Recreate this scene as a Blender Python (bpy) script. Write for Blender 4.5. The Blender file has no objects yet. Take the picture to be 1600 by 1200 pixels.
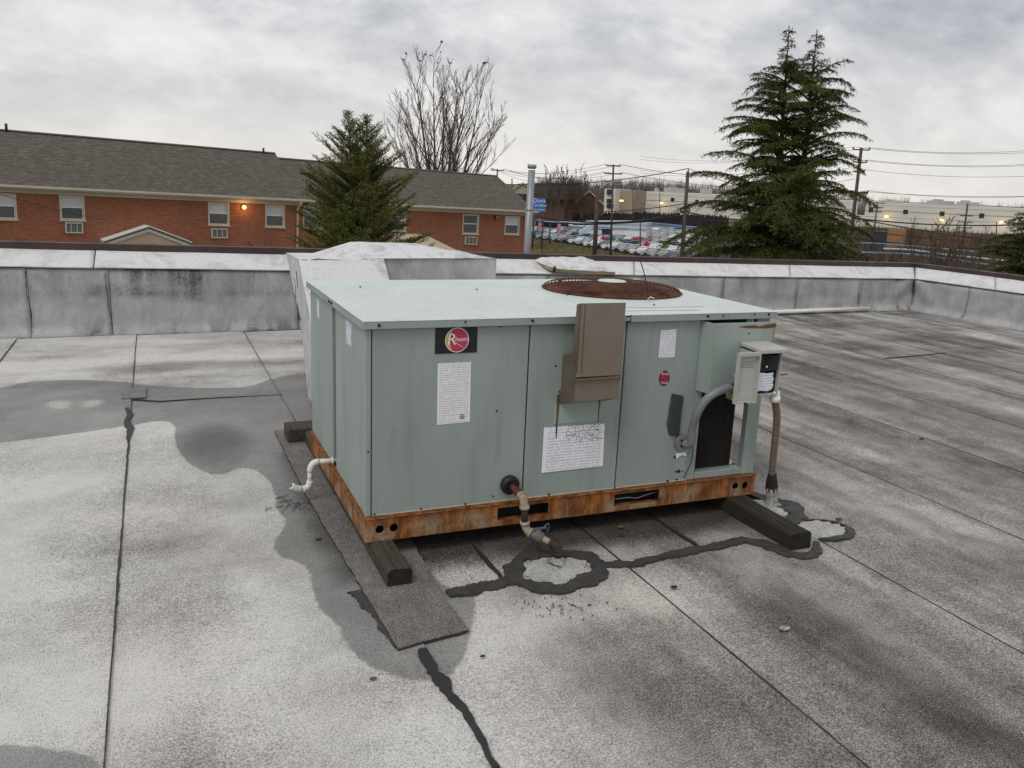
import bpy, bmesh, math, random
import numpy as np
from mathutils import Vector, Matrix, noise as mnoise
R = math.radians
random.seed(7); rng = np.random.default_rng(11)
sc = bpy.context.scene
col = sc.collection

# ---------------------------------------------------------------- camera
F_PX, PITCH, ROLL, YAW, EYE = 1310.4, 0.2350, 0.0430, 0.4070, 1.634
cy, sy, cp, sp = math.cos(YAW), math.sin(YAW), math.cos(PITCH), math.sin(PITCH)
FWD = Vector((sy*cp, cy*cp, -sp)); RGT0 = Vector((cy, -sy, 0)); UP0 = RGT0.cross(FWD)
RGT = RGT0*math.cos(ROLL) + UP0*math.sin(ROLL); UPV = -RGT0*math.sin(ROLL) + UP0*math.cos(ROLL)
CAM = Vector((0, 0, EYE))
cd = bpy.data.cameras.new('camera'); cam = bpy.data.objects.new('camera', cd); col.objects.link(cam)
m3 = Matrix((RGT, UPV, -FWD)).transposed()
cam.matrix_world = Matrix.Translation(CAM) @ m3.to_4x4()
cd.sensor_width = 36; cd.lens = F_PX/1600*36; cd.clip_start = .05; cd.clip_end = 6000
sc.camera = cam

# ---------------------------------------------------------------- sky, sun, exposure
SUN_EL, SUN_AZ = R(52), R(-125)          # azimuth measured from +Y towards +X
w = bpy.data.worlds.new('World'); sc.world = w; w.use_nodes = True
nt = w.node_tree; nt.nodes.clear()
def WN(t, **k):
    n = nt.nodes.new(t)
    for a, b in k.items(): setattr(n, a, b)
    return n
L_ = nt.links.new
def wmath(op, a, b=None, c=None):
    n = WN('ShaderNodeMath', operation=op)
    for i, v in enumerate((a, b, c)):
        if v is None: continue
        if isinstance(v, (int, float)): n.inputs[i].default_value = v
        else: L_(v, n.inputs[i])
    return n.outputs[0]
sky = WN('ShaderNodeTexSky', sky_type='NISHITA'); sky.sun_disc = False
sky.sun_elevation = SUN_EL; sky.sun_rotation = SUN_AZ
bg1 = WN('ShaderNodeBackground'); bg1.inputs[1].default_value = .09; L_(sky.outputs[0], bg1.inputs[0])
tc = WN('ShaderNodeTexCoord'); sep = WN('ShaderNodeSeparateXYZ'); L_(tc.outputs['Generated'], sep.inputs[0])
zc = wmath('MAXIMUM', sep.outputs[2], 0.0); den = wmath('ADD', zc, .50)
ux = wmath('DIVIDE', sep.outputs[0], den); uy = wmath('DIVIDE', sep.outputs[1], den)
cmb = WN('ShaderNodeCombineXYZ'); L_(ux, cmb.inputs[0]); L_(uy, cmb.inputs[1])
def cloud(scale, off, rough, dist, stretch=(1, 1, 1), detail=9):
    mp = WN('ShaderNodeMapping'); mp.inputs['Location'].default_value = off; mp.inputs['Scale'].default_value = stretch
    mp.inputs['Rotation'].default_value = (0, 0, R(24))
    L_(cmb.outputs[0], mp.inputs[0])
    n = WN('ShaderNodeTexNoise'); n.inputs['Scale'].default_value = scale; n.inputs['Detail'].default_value = detail
    n.inputs['Roughness'].default_value = rough; n.inputs['Distortion'].default_value = dist; L_(mp.outputs[0], n.inputs['Vector'])
    return n.outputs[0]
c1 = cloud(2.3, (5.3, 2.2, 0), .42, .3, (.85, 1.2, 1), 3); c2 = cloud(5.6, (7, 2, 0), .55, .35, (.95, 1.05, 1), 8)
c3 = cloud(17., (2, 5, 0), .6, .2, (.9, 1.1, 1), 6)
cm = wmath('ADD', wmath('ADD', wmath('MULTIPLY', c1, .46), wmath('MULTIPLY', c2, .38)), wmath('MULTIPLY', c3, .16))
rp = WN('ShaderNodeValToRGB'); L_(cm, rp.inputs[0]); e = rp.color_ramp.elements
e[0].position = .39; e[0].color = (.40, .415, .45, 1); e[1].position = .62; e[1].color = (.84, .84, .84, 1)
k = e.new(.465); k.color = (.545, .555, .58, 1); k = e.new(.525); k.color = (.69, .692, .70, 1)
hz = WN('ShaderNodeMapRange'); hz.inputs[1].default_value = .0; hz.inputs[2].default_value = .17; hz.inputs[3].default_value = .8; hz.inputs[4].default_value = 0
L_(sep.outputs[2], hz.inputs[0])
mxh = WN('ShaderNodeMix', data_type='RGBA'); L_(hz.outputs[0], mxh.inputs[0]); L_(rp.outputs[0], mxh.inputs[6]); mxh.inputs[7].default_value = (.80, .765, .725, 1)
bg2 = WN('ShaderNodeBackground'); L_(mxh.outputs[2], bg2.inputs[0]); bg2.inputs[1].default_value = 1.0
mxs = WN('ShaderNodeMixShader'); mxs.inputs[0].default_value = .95; L_(bg1.outputs[0], mxs.inputs[1]); L_(bg2.outputs[0], mxs.inputs[2])
wo = WN('ShaderNodeOutputWorld'); L_(mxs.outputs[0], wo.inputs[0])
sl = bpy.data.lights.new('sun', 'SUN'); sl.energy = 1.1; sl.angle = R(24); sl.color = (1, .965, .91)
so = bpy.data.objects.new('sun', sl); col.objects.link(so); so.location = (0, 0, 30)
sd = Vector((math.sin(SUN_AZ)*math.cos(SUN_EL), math.cos(SUN_AZ)*math.cos(SUN_EL), math.sin(SUN_EL)))
so.rotation_euler = sd.to_track_quat('Z', 'Y').to_euler()
sc.view_settings.view_transform = 'Standard'; sc.view_settings.look = 'None'
sc.view_settings.exposure = .14; sc.view_settings.gamma = 1; sc.view_settings.use_curve_mapping = False
sc.render.engine = 'CYCLES'; sc.cycles.max_bounces = 6; sc.cycles.use_denoising = True

# ---------------------------------------------------------------- survey helpers: photo points to places in the world
def ray(x, y): return FWD + RGT*((x-800)/F_PX) - UPV*((y-600)/F_PX)
def on_z(x, y, z=0.):
    d = ray(x, y); return CAM + d*((z-EYE)/d.z)
def on_y(x, y, Y):
    d = ray(x, y); return CAM + d*(Y/d.y)
def at(x, y, D):
    d = ray(x, y); return CAM + d*(D/math.hypot(d.x, d.y))
def px_of(P):
    d = Vector(P)-CAM; z = d.dot(FWD); return 800+F_PX*d.dot(RGT)/z, 600-F_PX*d.dot(UPV)/z

# ---------------------------------------------------------------- object helpers
def tag(o, label=None, cat=None, group=None, kind=None):
    if label: o['label'] = label
    if cat: o['category'] = cat
    if group: o['group'] = group
    if kind: o['kind'] = kind
    return o
def thing(name, label, cat, loc=(0, 0, 0), rot=(0, 0, 0), group=None):
    o = bpy.data.objects.new(name, None); col.objects.link(o); o.location = loc; o.rotation_euler = rot
    o.empty_display_size = .2
    return tag(o, label, cat, group)
def wloc(o):
    v = Vector((0, 0, 0))
    while o is not None: v += o.location; o = o.parent
    return v
def link(name, me, parent=None, loc=(0, 0, 0)):
    o = bpy.data.objects.new(name, me); col.objects.link(o); o.location = loc
    if parent: o.parent = parent
    return o
def copy_tree(o, parent=None):
    c = o.copy(); col.objects.link(c); c.parent = parent
    for ch in list(o.children): copy_tree(ch, c)
    return c
class MB:
    def __init__(s): s.bm = bmesh.new(); s.mi = 0
    def _f(s, vs, sm=False):
        try: f = s.bm.faces.new(vs)
        except ValueError: return None
        f.material_index = s.mi; f.smooth = sm; return f
    def v(s, p): return s.bm.verts.new(p)
    def face(s, pts, sm=False): return s._f([s.v(p) for p in pts], sm)
    def box(s, a, b, rot=None, piv=None):
        x0, y0, z0 = (min(a[i], b[i]) for i in range(3)); x1, y1, z1 = (max(a[i], b[i]) for i in range(3))
        P = [Vector(p) for p in ((x0,y0,z0),(x1,y0,z0),(x1,y1,z0),(x0,y1,z0),(x0,y0,z1),(x1,y0,z1),(x1,y1,z1),(x0,y1,z1))]
        if rot is not None:
            c = Vector(piv) if piv is not None else Vector(((x0+x1)/2, (y0+y1)/2, (z0+z1)/2)); P = [rot @ (p-c) + c for p in P]
        V = [s.v(p) for p in P]
        for q in ((0,3,2,1),(4,5,6,7),(0,1,5,4),(1,2,6,5),(2,3,7,6),(3,0,4,7)): s._f([V[i] for i in q])
        return s
    def prism(s, poly, ext, sm=False):          # poly: 3-D loop, ext: vector
        ext = Vector(ext); A = [s.v(p) for p in poly]; B = [s.v(Vector(p)+ext) for p in poly]; n = len(A)
        s._f(A[::-1]); s._f(B)
        for i in range(n): s._f([A[i], A[(i+1) % n], B[(i+1) % n], B[i]], sm)
        return s
    def tube(s, pts, r, n=8, cap=True, sm=True):
        pts = [Vector(p) for p in pts]; m = len(pts); rs = r if hasattr(r, '__len__') else [r]*m
        rings = []; ref = None
        for i, p in enumerate(pts):
            d = (pts[min(i+1, m-1)]-pts[max(i-1, 0)])
            d = d.normalized() if d.length > 1e-9 else Vector((0, 0, 1))
            if ref is None: ref = Vector((0, 0, 1)) if abs(d.z) < .9 else Vector((1, 0, 0))
            a = (ref - d*ref.dot(d)).normalized(); b = d.cross(a); ref = a
            rings.append([s.v(p+(a*math.cos(2*math.pi*j/n)+b*math.sin(2*math.pi*j/n))*rs[i]) for j in range(n)])
        for i in range(m-1):
            for j in range(n): s._f([rings[i][j], rings[i][(j+1) % n], rings[i+1][(j+1) % n], rings[i+1][j]], sm)
        if cap: s._f(rings[0][::-1]); s._f(rings[-1])
        return s
    def disc(s, c, r, nrm, n=20, sx=1, sy_=1):
        nrm = Vector(nrm).normalized(); ref = Vector((0, 0, 1)) if abs(nrm.z) < .9 else Vector((1, 0, 0))
        b = (ref-nrm*ref.dot(nrm)).normalized(); a = b.cross(nrm)
        s._f([s.v(Vector(c)+(a*math.cos(2*math.pi*j/n)*sx+b*math.sin(2*math.pi*j/n)*sy_)*r) for j in range(n)]); return s
    def ring(s, c, r0, r1, nrm, n=28):
        nrm = Vector(nrm).normalized(); ref = Vector((0, 0, 1)) if abs(nrm.z) < .9 else Vector((1, 0, 0))
        b = (ref-nrm*ref.dot(nrm)).normalized(); a = b.cross(nrm)
        P = lambda r, j: Vector(c)+(a*math.cos(2*math.pi*j/n)+b*math.sin(2*math.pi*j/n))*r
        A = [s.v(P(r0, j)) for j in range(n)]; B = [s.v(P(r1, j)) for j in range(n)]
        for j in range(n): s._f([A[j], A[(j+1) % n], B[(j+1) % n], B[j]])
        return s
    def plate(s, outer, holes, conv, th):       # flat plate with holes; conv maps 2-D to 3-D, th: thickness vector
        bm = s.bm; es = []
        for lp in [outer]+holes:
            V = [s.v(conv(*p)) for p in lp]
            es += [bm.edges.new((V[i], V[(i+1) % len(V)])) for i in range(len(V))]
        g = bmesh.ops.triangle_fill(bm, use_beauty=True, use_dissolve=False, edges=es)
        fs = [f for f in g['geom'] if isinstance(f, bmesh.types.BMFace)]
        g = bmesh.ops.extrude_face_region(bm, geom=fs)
        bmesh.ops.translate(bm, vec=Vector(th), verts=[x for x in g['geom'] if isinstance(x, bmesh.types.BMVert)])
        return s
    def sphere(s, c, r, sc3=(1, 1, 1), u=10, v_=7):
        bmesh.ops.create_uvsphere(s.bm, u_segments=u, v_segments=v_, radius=r, matrix=Matrix.Translation(Vector(c)) @ Matrix.Diagonal((*sc3, 1)))
        for f in s.bm.faces:
            if len(f.verts) <= 4 and not f.smooth and f.material_index == 0: pass
        return s
    def build(s, name, mats, parent=None, bevel=0, seg=1, smooth=False, local=False, origin=None, **t):
        bm = s.bm
        if bevel:
            bmesh.ops.remove_doubles(bm, verts=bm.verts, dist=1e-5)
            ed = [e for e in bm.edges if len(e.link_faces) == 2 and e.calc_face_angle(0) > .5]
            bmesh.ops.bevel(bm, geom=ed, offset=bevel, segments=seg, affect='EDGES', clamp_overlap=True)
        bmesh.ops.recalc_face_normals(bm, faces=bm.faces)
        if smooth:
            for f in bm.faces: f.smooth = True
        cs = [v.co for v in bm.verts]
        lo = Vector([min(c[i] for c in cs) for i in range(3)]); hi = Vector([max(c[i] for c in cs) for i in range(3)])
        o3 = Vector(origin) if origin is not None else Vector(((lo.x+hi.x)/2, (lo.y+hi.y)/2, lo.z))
        bmesh.ops.translate(bm, vec=-o3, verts=bm.verts)
        me = bpy.data.meshes.new(name); bm.to_mesh(me); bm.free()
        for m in (mats if isinstance(mats, (list, tuple)) else [mats]): me.materials.append(m)
        loc = o3 if (parent is None or local) else o3 - wloc(parent)
        return tag(link(name, me, parent, loc), **t)
def np_mesh(name, V, Fq, mats, smooth=False):
    """V (n,3), Fq (m,k) index array"""
    V = np.asarray(V, np.float32); Fq = np.asarray(Fq, np.int32); me = bpy.data.meshes.new(name)
    k = Fq.shape[1]; me.vertices.add(len(V)); me.vertices.foreach_set('co', V.ravel())
    me.loops.add(Fq.size); me.loops.foreach_set('vertex_index', Fq.ravel())
    me.polygons.add(len(Fq)); me.polygons.foreach_set('loop_start', np.arange(0, Fq.size, k, dtype=np.int32))
    me.polygons.foreach_set('loop_total', np.full(len(Fq), k, np.int32))
    me.polygons.foreach_set('use_smooth', np.full(len(Fq), smooth))
    for m in (mats if isinstance(mats, (list, tuple)) else [mats]): me.materials.append(m)
    me.update(calc_edges=True); return me
def text(body, size, mt, parent, loc, rot, name='lettering', shear=0, depth=.0006, local=False, align='CENTER', sx=1.0):
    cu = bpy.data.curves.new(name, 'FONT'); cu.body = body; cu.size = size; cu.align_x = align; cu.align_y = 'CENTER'
    cu.extrude = depth; cu.shear = shear; cu.resolution_u = 3
    to = bpy.data.objects.new('tmp', cu); col.objects.link(to)
    dg = bpy.context.evaluated_depsgraph_get(); me = bpy.data.meshes.new_from_object(to.evaluated_get(dg))
    bpy.data.objects.remove(to); me.materials.clear(); me.materials.append(mt)
    o = link(name, me, parent, Vector(loc) if local or not parent else Vector(loc)-wloc(parent)); o.rotation_euler = rot; o.scale = (sx, 1, 1)
    return o
# value noise
_LAT = rng.random((256, 256))
def vnoise(x, y):
    xi = np.floor(x).astype(int); yi = np.floor(y).astype(int); fx = x-xi; fy = y-yi
    fx = fx*fx*(3-2*fx); fy = fy*fy*(3-2*fy); g = lambda a, b: _LAT[a % 256, b % 256]
    return (g(xi, yi)*(1-fx)+g(xi+1, yi)*fx)*(1-fy)+(g(xi, yi+1)*(1-fx)+g(xi+1, yi+1)*fx)*fy
def fbm(x, y, o=4, gain=.5):
    a = 1; s = 0; t = 0
    for i in range(o): s = s+a*vnoise(x*2**i+17.3*i, y*2**i+9.1*i); t += a; a *= gain
    return s/t
def sdist(X, Y, poly):
    """signed distance to a polygon, positive inside"""
    P = np.array([(p[0], p[1]) for p in poly]); d2 = np.full(X.shape, 1e9); ins = np.zeros(X.shape, bool)
    for i in range(len(P)):
        a = P[i]; b = P[(i+1) % len(P)]; e_ = b-a; L2 = (e_**2).sum()+1e-12
        t = np.clip(((X-a[0])*e_[0]+(Y-a[1])*e_[1])/L2, 0, 1)
        d2 = np.minimum(d2, (X-a[0]-t*e_[0])**2+(Y-a[1]-t*e_[1])**2)
        c = ((a[1] > Y) != (b[1] > Y)) & (X < (b[0]-a[0])*(Y-a[1])/((b[1]-a[1]) if abs(b[1]-a[1]) > 1e-9 else 1e-9)+a[0]); ins ^= c
    return np.where(ins, 1, -1)*np.sqrt(d2)
def smooth_poly(pts, it=2):
    for _ in range(it):
        q = []
        for i in range(len(pts)):
            a, b = Vector(pts[i]), Vector(pts[(i+1) % len(pts)]); q += [a*.75+b*.25, a*.25+b*.75]
        pts = q
    return pts

# ---------------------------------------------------------------- materials
class NT:
    def __init__(s, name):
        s.m = bpy.data.materials.new(name); s.m.use_nodes = True; s.t = s.m.node_tree; s.b = s.t.nodes['Principled BSDF']
        s.tc = s.n('ShaderNodeTexCoord')
    def n(s, t, **k):
        n = s.t.nodes.new(t)
        for a, b in k.items(): setattr(n, a, b)
        return n
    def l(s, a, b): s.t.links.new(a, b)
    def put(s, sock, v):
        if hasattr(v, 'is_output'): s.l(v, sock)
        else: sock.default_value = v
    def noise(s, scale, detail=4, rough=.55, stretch=(1, 1, 1), dist=0, off=(0, 0, 0), src='Object'):
        mp = s.n('ShaderNodeMapping'); mp.inputs['Scale'].default_value = stretch; mp.inputs['Location'].default_value = off
        s.l(s.tc.outputs[src], mp.inputs[0]); n = s.n('ShaderNodeTexNoise'); s.l(mp.outputs[0], n.inputs['Vector'])
        n.inputs['Scale'].default_value = scale; n.inputs['Detail'].default_value = detail; n.inputs['Roughness'].default_value = rough; n.inputs['Distortion'].default_value = dist
        return n.outputs[0]
    def math(s, op, a, b=0., c=None, clamp=False):
        n = s.n('ShaderNodeMath', operation=op); n.use_clamp = clamp; s.put(n.inputs[0], a); s.put(n.inputs[1], b)
        if c is not None: s.put(n.inputs[2], c)
        return n.outputs[0]
    def rng(s, v, a, b, c=0., d=1.):
        n = s.n('ShaderNodeMapRange'); s.put(n.inputs[0], v)
        for i, x in enumerate((a, b, c, d)): n.inputs[i+1].default_value = x
        return n.outputs[0]
    def mix(s, f, a, b, mode='MIX'):
        n = s.n('ShaderNodeMix', data_type='RGBA', blend_type=mode); s.put(n.inputs[0], f)
        for i, v in ((6, a), (7, b)):
            if hasattr(v, 'is_output'): s.l(v, n.inputs[i])
            else: n.inputs[i].default_value = (*v[:3], 1)
        return n.outputs[2]
    def ramp(s, v, stops):
        n = s.n('ShaderNodeValToRGB'); s.l(v, n.inputs[0]); e = n.color_ramp.elements
        while len(e) < len(stops): e.new(.5)
        for i, (p, c) in enumerate(stops): e[i].position = p; e[i].color = (*c[:3], 1)
        return n.outputs[0]
    def attr(s, name):
        n = s.n('ShaderNodeAttribute'); n.attribute_name = name; return n.outputs['Fac']
    def bump(s, h, strength=.3, dist=.01):
        n = s.n('ShaderNodeBump'); n.inputs['Strength'].default_value = strength; n.inputs['Distance'].default_value = dist; s.l(h, n.inputs['Height']); s.l(n.outputs[0], s.b.inputs['Normal'])
    def out(s, color, rough=.6, metal=0., spec=.4):
        s.put(s.b.inputs['Base Color'], color if hasattr(color, 'is_output') else (*color[:3], 1)); s.put(s.b.inputs['Roughness'], rough); s.put(s.b.inputs['Metallic'], metal)
        s.b.inputs['Specular IOR Level'].default_value = spec; return s.m
def mat(name, c, rough=.6, metal=0., var=.25, scale=6, bump=0., bscale=60, c2=None, spec=.4, stretch=(1, 1, 1), lo=.3, hi=.7):
    t = NT(name); n = t.noise(scale, 5, .6, stretch)
    d = c2 if c2 is not None else tuple(x*(1-var) for x in c)
    cc = t.mix(t.rng(n, lo, hi), d, c)
    if bump: t.bump(t.noise(bscale, 3, .6), bump, .004)
    return t.out(cc, t.rng(n, .3, .7, min(1, rough+.08), max(.02, rough-.08)), metal, spec)
def emit(name, c, s):
    t = NT(name); t.b.inputs['Emission Color'].default_value = (*c, 1); t.b.inputs['Emission Strength'].default_value = s
    return t.out(c, .4)
# ---------------------------------------------------------------- specific materials
def m_roof():
    t = NT('granulated_roofing'); tone = t.attr('tone'); wet0 = t.attr('wet'); wd = t.attr('wetd'); hue = t.attr('hue')
    g1 = t.noise(175, 2, .6, src='Generated' if False else 'Object'); g2 = t.noise(55, 3, .6)
    wn = t.math('MULTIPLY', t.math('SUBTRACT', t.noise(26, 4, .6), .5), .035)
    wet = t.math('MULTIPLY', wet0, t.rng(t.math('ADD', wd, wn), -.007, .007))
    g = t.math('ADD', t.math('MULTIPLY', t.math('SUBTRACT', g1, .5), 2.4), t.math('MULTIPLY', t.math('SUBTRACT', g2, .5), .55))
    g = t.math('ADD', g, t.math('MULTIPLY', t.math('SUBTRACT', t.noise(7, 7, .72), .5), .75))
    v = t.math('ADD', tone, t.math('MULTIPLY', g, .60), clamp=True)
    c = t.ramp(v, [(0, (.035, .031, .028)), (.3, (.128, .119, .112)), (.6, (.305, .295, .280)), (1, (.63, .622, .60))])
    sp = t.noise(34, 3, .8, off=(4, 9, 0)); big = t.noise(1.6, 5, .7)
    c = t.mix(t.math('MULTIPLY', t.rng(sp, .66, .72), t.rng(big, .48, .66)), c, (.045, .042, .038))
    c = t.mix(hue, c, t.mix(1., c, (1.07, .985, .93), 'MULTIPLY'))
    c = t.mix(t.math('MULTIPLY', wet, .70, clamp=True), c, (.076, .078, .077))
    t.bump(t.math('ADD', g1, t.math('MULTIPLY', g2, .7)), .55, .006)
    return t.out(c, t.rng(wet, 0, 1, .92, .55), 0, .3)
def m_flash(name, base, dark, lo=.42, hi=.62):
    t = NT(name); st = t.attr('stain')
    n = t.noise(3.0, 8, .72, (1.2, 1.2, .8), .8); f = t.noise(38, 5, .75); vs = t.noise(7, 6, .7, (1, 1, .10), .3)
    st = t.math('MULTIPLY', st, t.rng(t.math('ADD', t.math('MULTIPLY', vs, .6), t.math('MULTIPLY', f, .4)), .38, .60, .15, 1.25), clamp=True)
    a = t.rng(n, lo, hi); c = t.mix(a, dark, base)
    c = t.mix(t.math('MULTIPLY', t.rng(f, .45, .72), .35), c, tuple(x*.55 for x in base))
    c = t.mix(st, c, (.075, .073, .070))
    t.bump(t.math('ADD', t.math('MULTIPLY', n, 2.), f), .35, .008)
    return t.out(c, .62, 0, .35)
def m_rust():
    t = NT('rusted_steel')
    d = t.noise(9, 6, .65, (1, 1, .22), .5); p = t.noise(5, 5, .6, (1, 1, 1.4)); f = t.noise(60, 4, .7)
    rust = t.ramp(t.noise(22, 5, .7, (1, 1, .35)), [(.30, (.045, .018, .008)), (.48, (.165, .055, .014)), (.64, (.33, .118, .026)), (.85, (.44, .19, .055))])
    prim = t.ramp(f, [(.3, (.19, .125, .068)), (.7, (.36, .27, .17))])
    m = t.rng(t.math('ADD', t.math('MULTIPLY', d, .6), t.math('MULTIPLY', p, .4)), .475, .575)
    sz_ = t.n('ShaderNodeSeparateXYZ'); t.l(t.tc.outputs['Generated'], sz_.inputs[0]); m = t.math('MULTIPLY', m, t.rng(t.math('ADD', sz_.outputs[2], t.math('MULTIPLY', t.math('SUBTRACT', d, .5), 1.2)), .95, .55))
    c = t.mix(m, rust, prim); t.bump(t.math('ADD', f, d), .4, .003)
    return t.out(c, .78, 0, .3)
def m_green(name, c, fade=.25, drops=0.):
    t = NT(name); n = t.noise(3.5, 6, .6, (1, 1, .3)); f = t.noise(26, 5, .65); s = t.noise(14, 3, .6, (1, 1, .12))
    cc = t.mix(t.rng(n, .3, .72), c, tuple(min(1, x*(1+fade)+.012) for x in c))
    cc = t.mix(t.math('MULTIPLY', t.rng(s, .52, .76), .42), cc, tuple(x*k for x, k in zip(c, (.72, .70, .66))))
    cc = t.mix(t.math('MULTIPLY', t.rng(t.noise(9, 5, .7, (1, 1, .06), off=(3, 5, 0)), .60, .74), .30), cc, tuple(min(1, x*1.35+.03) for x in c))
    cc = t.mix(t.math('MULTIPLY', t.rng(f, .6, .85), .45), cc, tuple(x*.72 for x in c))
    if drops:
        dp = t.noise(55, 3, .7, dist=1.2); big = t.noise(2.2, 3, .6)
        mk = t.math('MULTIPLY', t.rng(dp, .5, .66), t.rng(big, .40, .62)); cc = t.mix(t.math('MULTIPLY', mk, drops), cc, tuple(x*.60 for x in c))
        t.bump(mk, .25, .002)
    else: t.bump(t.math('ADD', f, t.math('MULTIPLY', t.noise(1.7, 2, .4), 14)), .10, .006)
    return t.out(cc, t.rng(n, .3, .7, .42, .52), 0, .4)
def m_brick():
    t = NT('red_brick'); mp = t.n('ShaderNodeMapping'); mp.inputs['Rotation'].default_value = (R(90), 0, 0); t.l(t.tc.outputs['Object'], mp.inputs[0])
    b = t.n('ShaderNodeTexBrick'); t.l(mp.outputs[0], b.inputs['Vector'])
    b.inputs['Color1'].default_value = (.300, .105, .052, 1); b.inputs['Color2'].default_value = (.205, .066, .034, 1); b.inputs['Mortar'].default_value = (.34, .225, .16, 1)
    b.inputs['Scale'].default_value = 1; b.inputs['Brick Width'].default_value = .21; b.inputs['Row Height'].default_value = .072; b.inputs['Mortar Size'].default_value = .007; b.inputs['Bias'].default_value = -.1
    n = t.noise(.55, 6, .65); n2 = t.noise(4, 4, .7, (1, 1, 2.5))
    c = t.mix(t.math('MULTIPLY', t.rng(n, .45, .75), .5), b.outputs['Color'], (.19, .068, .036))
    c = t.mix(t.math('MULTIPLY', t.rng(n2, .55, .8), .4), c, (.31, .125, .06)); t.bump(b.outputs['Fac'], .3, -.01)
    return t.out(c, .85, 0, .2)
def m_shingle():
    t = NT('asphalt_shingle'); n = t.noise(.9, 5, .7, (1, 1, 1)); n2 = t.noise(2.6, 4, .75, (1.0, 2.6, 2.6)); n3 = t.noise(7, 3, .7, (1, 3, 3))
    v = t.math('ADD', t.math('MULTIPLY', n2, .6), t.math('MULTIPLY', n3, .4))
    c = t.ramp(v, [(.33, (.052, .046, .039)), (.5, (.104, .093, .078)), (.66, (.19, .172, .148))])
    c = t.mix(t.math('MULTIPLY', t.rng(n, .4, .7), .35), c, (.085, .072, .058)); t.bump(n3, .5, .03)
    return t.out(c, .95, 0, .15)
def m_leaf(name, a, b, dead=None):
    t = NT(name); g = t.n('ShaderNodeNewGeometry'); n = t.noise(.9, 3, .6)
    c = t.mix(g.outputs['Random Per Island'], a, b); c = t.mix(t.rng(n, .45, .7, 0, .55), c, tuple(x*1.5 for x in b))
    if dead: c = t.mix(t.rng(g.outputs['Random Per Island'], .95, .96), c, dead)
    t.b.inputs['Subsurface Weight'].default_value = 0
    return t.out(c, .95, 0, .06)
def m_label(name, lines, base=(.74, .75, .76), crack=False, freq=70, wear=.3):
    t = NT(name); s = t.n('ShaderNodeSeparateXYZ'); t.l(t.tc.outputs['Generated'], s.inputs[0])
    row = t.math('FRACT', t.math('MULTIPLY', s.outputs[2], lines)); inrow = t.math('GREATER_THAN', row, .52)
    rid = t.math('FLOOR', t.math('MULTIPLY', s.outputs[2], lines))
    cx = t.n('ShaderNodeCombineXYZ'); t.l(t.math('MULTIPLY', s.outputs[0], freq), cx.inputs[0]); t.l(t.math('MULTIPLY', rid, 7.31), cx.inputs[1])
    n = t.n('ShaderNodeTexNoise'); t.l(cx.outputs[0], n.inputs['Vector']); n.inputs['Scale'].default_value = 1; n.inputs['Detail'].default_value = 2
    word = t.math('GREATER_THAN', n.outputs[0], .44); edge = t.math('MULTIPLY', t.math('GREATER_THAN', s.outputs[0], .06), t.math('LESS_THAN', s.outputs[0], .94))
    ink = t.math('MULTIPLY', t.math('MULTIPLY', inrow, word), edge)
    c = t.mix(t.math('MULTIPLY', ink, .36), base, (.10, .10, .11))
    if crack:
        vo = t.n('ShaderNodeTexVoronoi', feature='DISTANCE_TO_EDGE'); mp = t.n('ShaderNodeMapping'); mp.inputs['Scale'].default_value = (10, 1, 7); t.l(t.tc.outputs['Generated'], mp.inputs[0]); t.l(mp.outputs[0], vo.inputs['Vector']); vo.inputs['Scale'].default_value = 1.
        ck = t.math('MULTIPLY', t.math('LESS_THAN', vo.outputs[0], .028), t.math('MULTIPLY', t.math('GREATER_THAN', s.outputs[2], .62), t.math('GREATER_THAN', s.outputs[0], .36)))
        wv = t.noise(3, 4, .6, (1, 1, 26), src='Generated'); c = t.mix(t.math('MULTIPLY', t.rng(wv, .56, .62), .4), c, (.35, .35, .37)); c = t.mix(ck, c, (.07, .07, .08))
    w_ = t.noise(9, 4, .6, src='Generated'); c = t.mix(t.math('MULTIPLY', t.rng(w_, .55, .8), wear), c, (.5, .5, .47))
    return t.out(c, .5, 0, .3)
def m_glass(name, c=(.03, .035, .04), r=.08): return mat(name, c, r, 0, .3, 1.5, spec=.6)

M = {}
M['roof'] = m_roof()
M['deck'] = mat('deck_underlay', (.05, .048, .046), .95)
M['tar'] = mat('black_mastic', (.028, .026, .026), .62, 0, .5, 14, .6, 40, spec=.5)
M['tar_old'] = mat('weathered_mastic', (.060, .055, .053), .72, 0, .5, 22, 1., 34, c2=(.028, .026, .026))
M['crust'] = mat('white_granule_crust', (.50, .49, .47), .95, 0, .5, 60, 1., 120, c2=(.13, .125, .12))
M['flash'] = m_flash('silver_coated_flashing', (.44, .443, .447), (.33, .33, .335))
M['cap'] = m_flash('white_coated_cap', (.66, .66, .655), (.47, .47, .47), .36, .52)
M['duct'] = m_flash('silver_coated_duct', (.66, .66, .68), (.42, .42, .435), .38, .50)
M['ductgrey'] = m_flash('dull_coated_duct', (.60, .60, .615), (.42, .42, .43))
M['trim'] = mat('brown_metal_edge', (.060, .034, .030), .5, .2, .4, 5, c2=(.030, .020, .019))
M['rust'] = m_rust()
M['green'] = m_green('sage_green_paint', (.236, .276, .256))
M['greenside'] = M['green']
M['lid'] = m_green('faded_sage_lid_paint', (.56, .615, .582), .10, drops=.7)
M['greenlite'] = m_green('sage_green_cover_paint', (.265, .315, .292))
M['black'] = mat('dark_void', (.008, .008, .008), .9)
M['coil'] = mat('black_coil_fin', (.040, .037, .035), .65, .3, .5, 20, .8, 120, stretch=(1, 1, .1))
M['flueedge'] = mat('browned_flue_edge', (.135, .075, .042), .7, 0, .4, 9)
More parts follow.
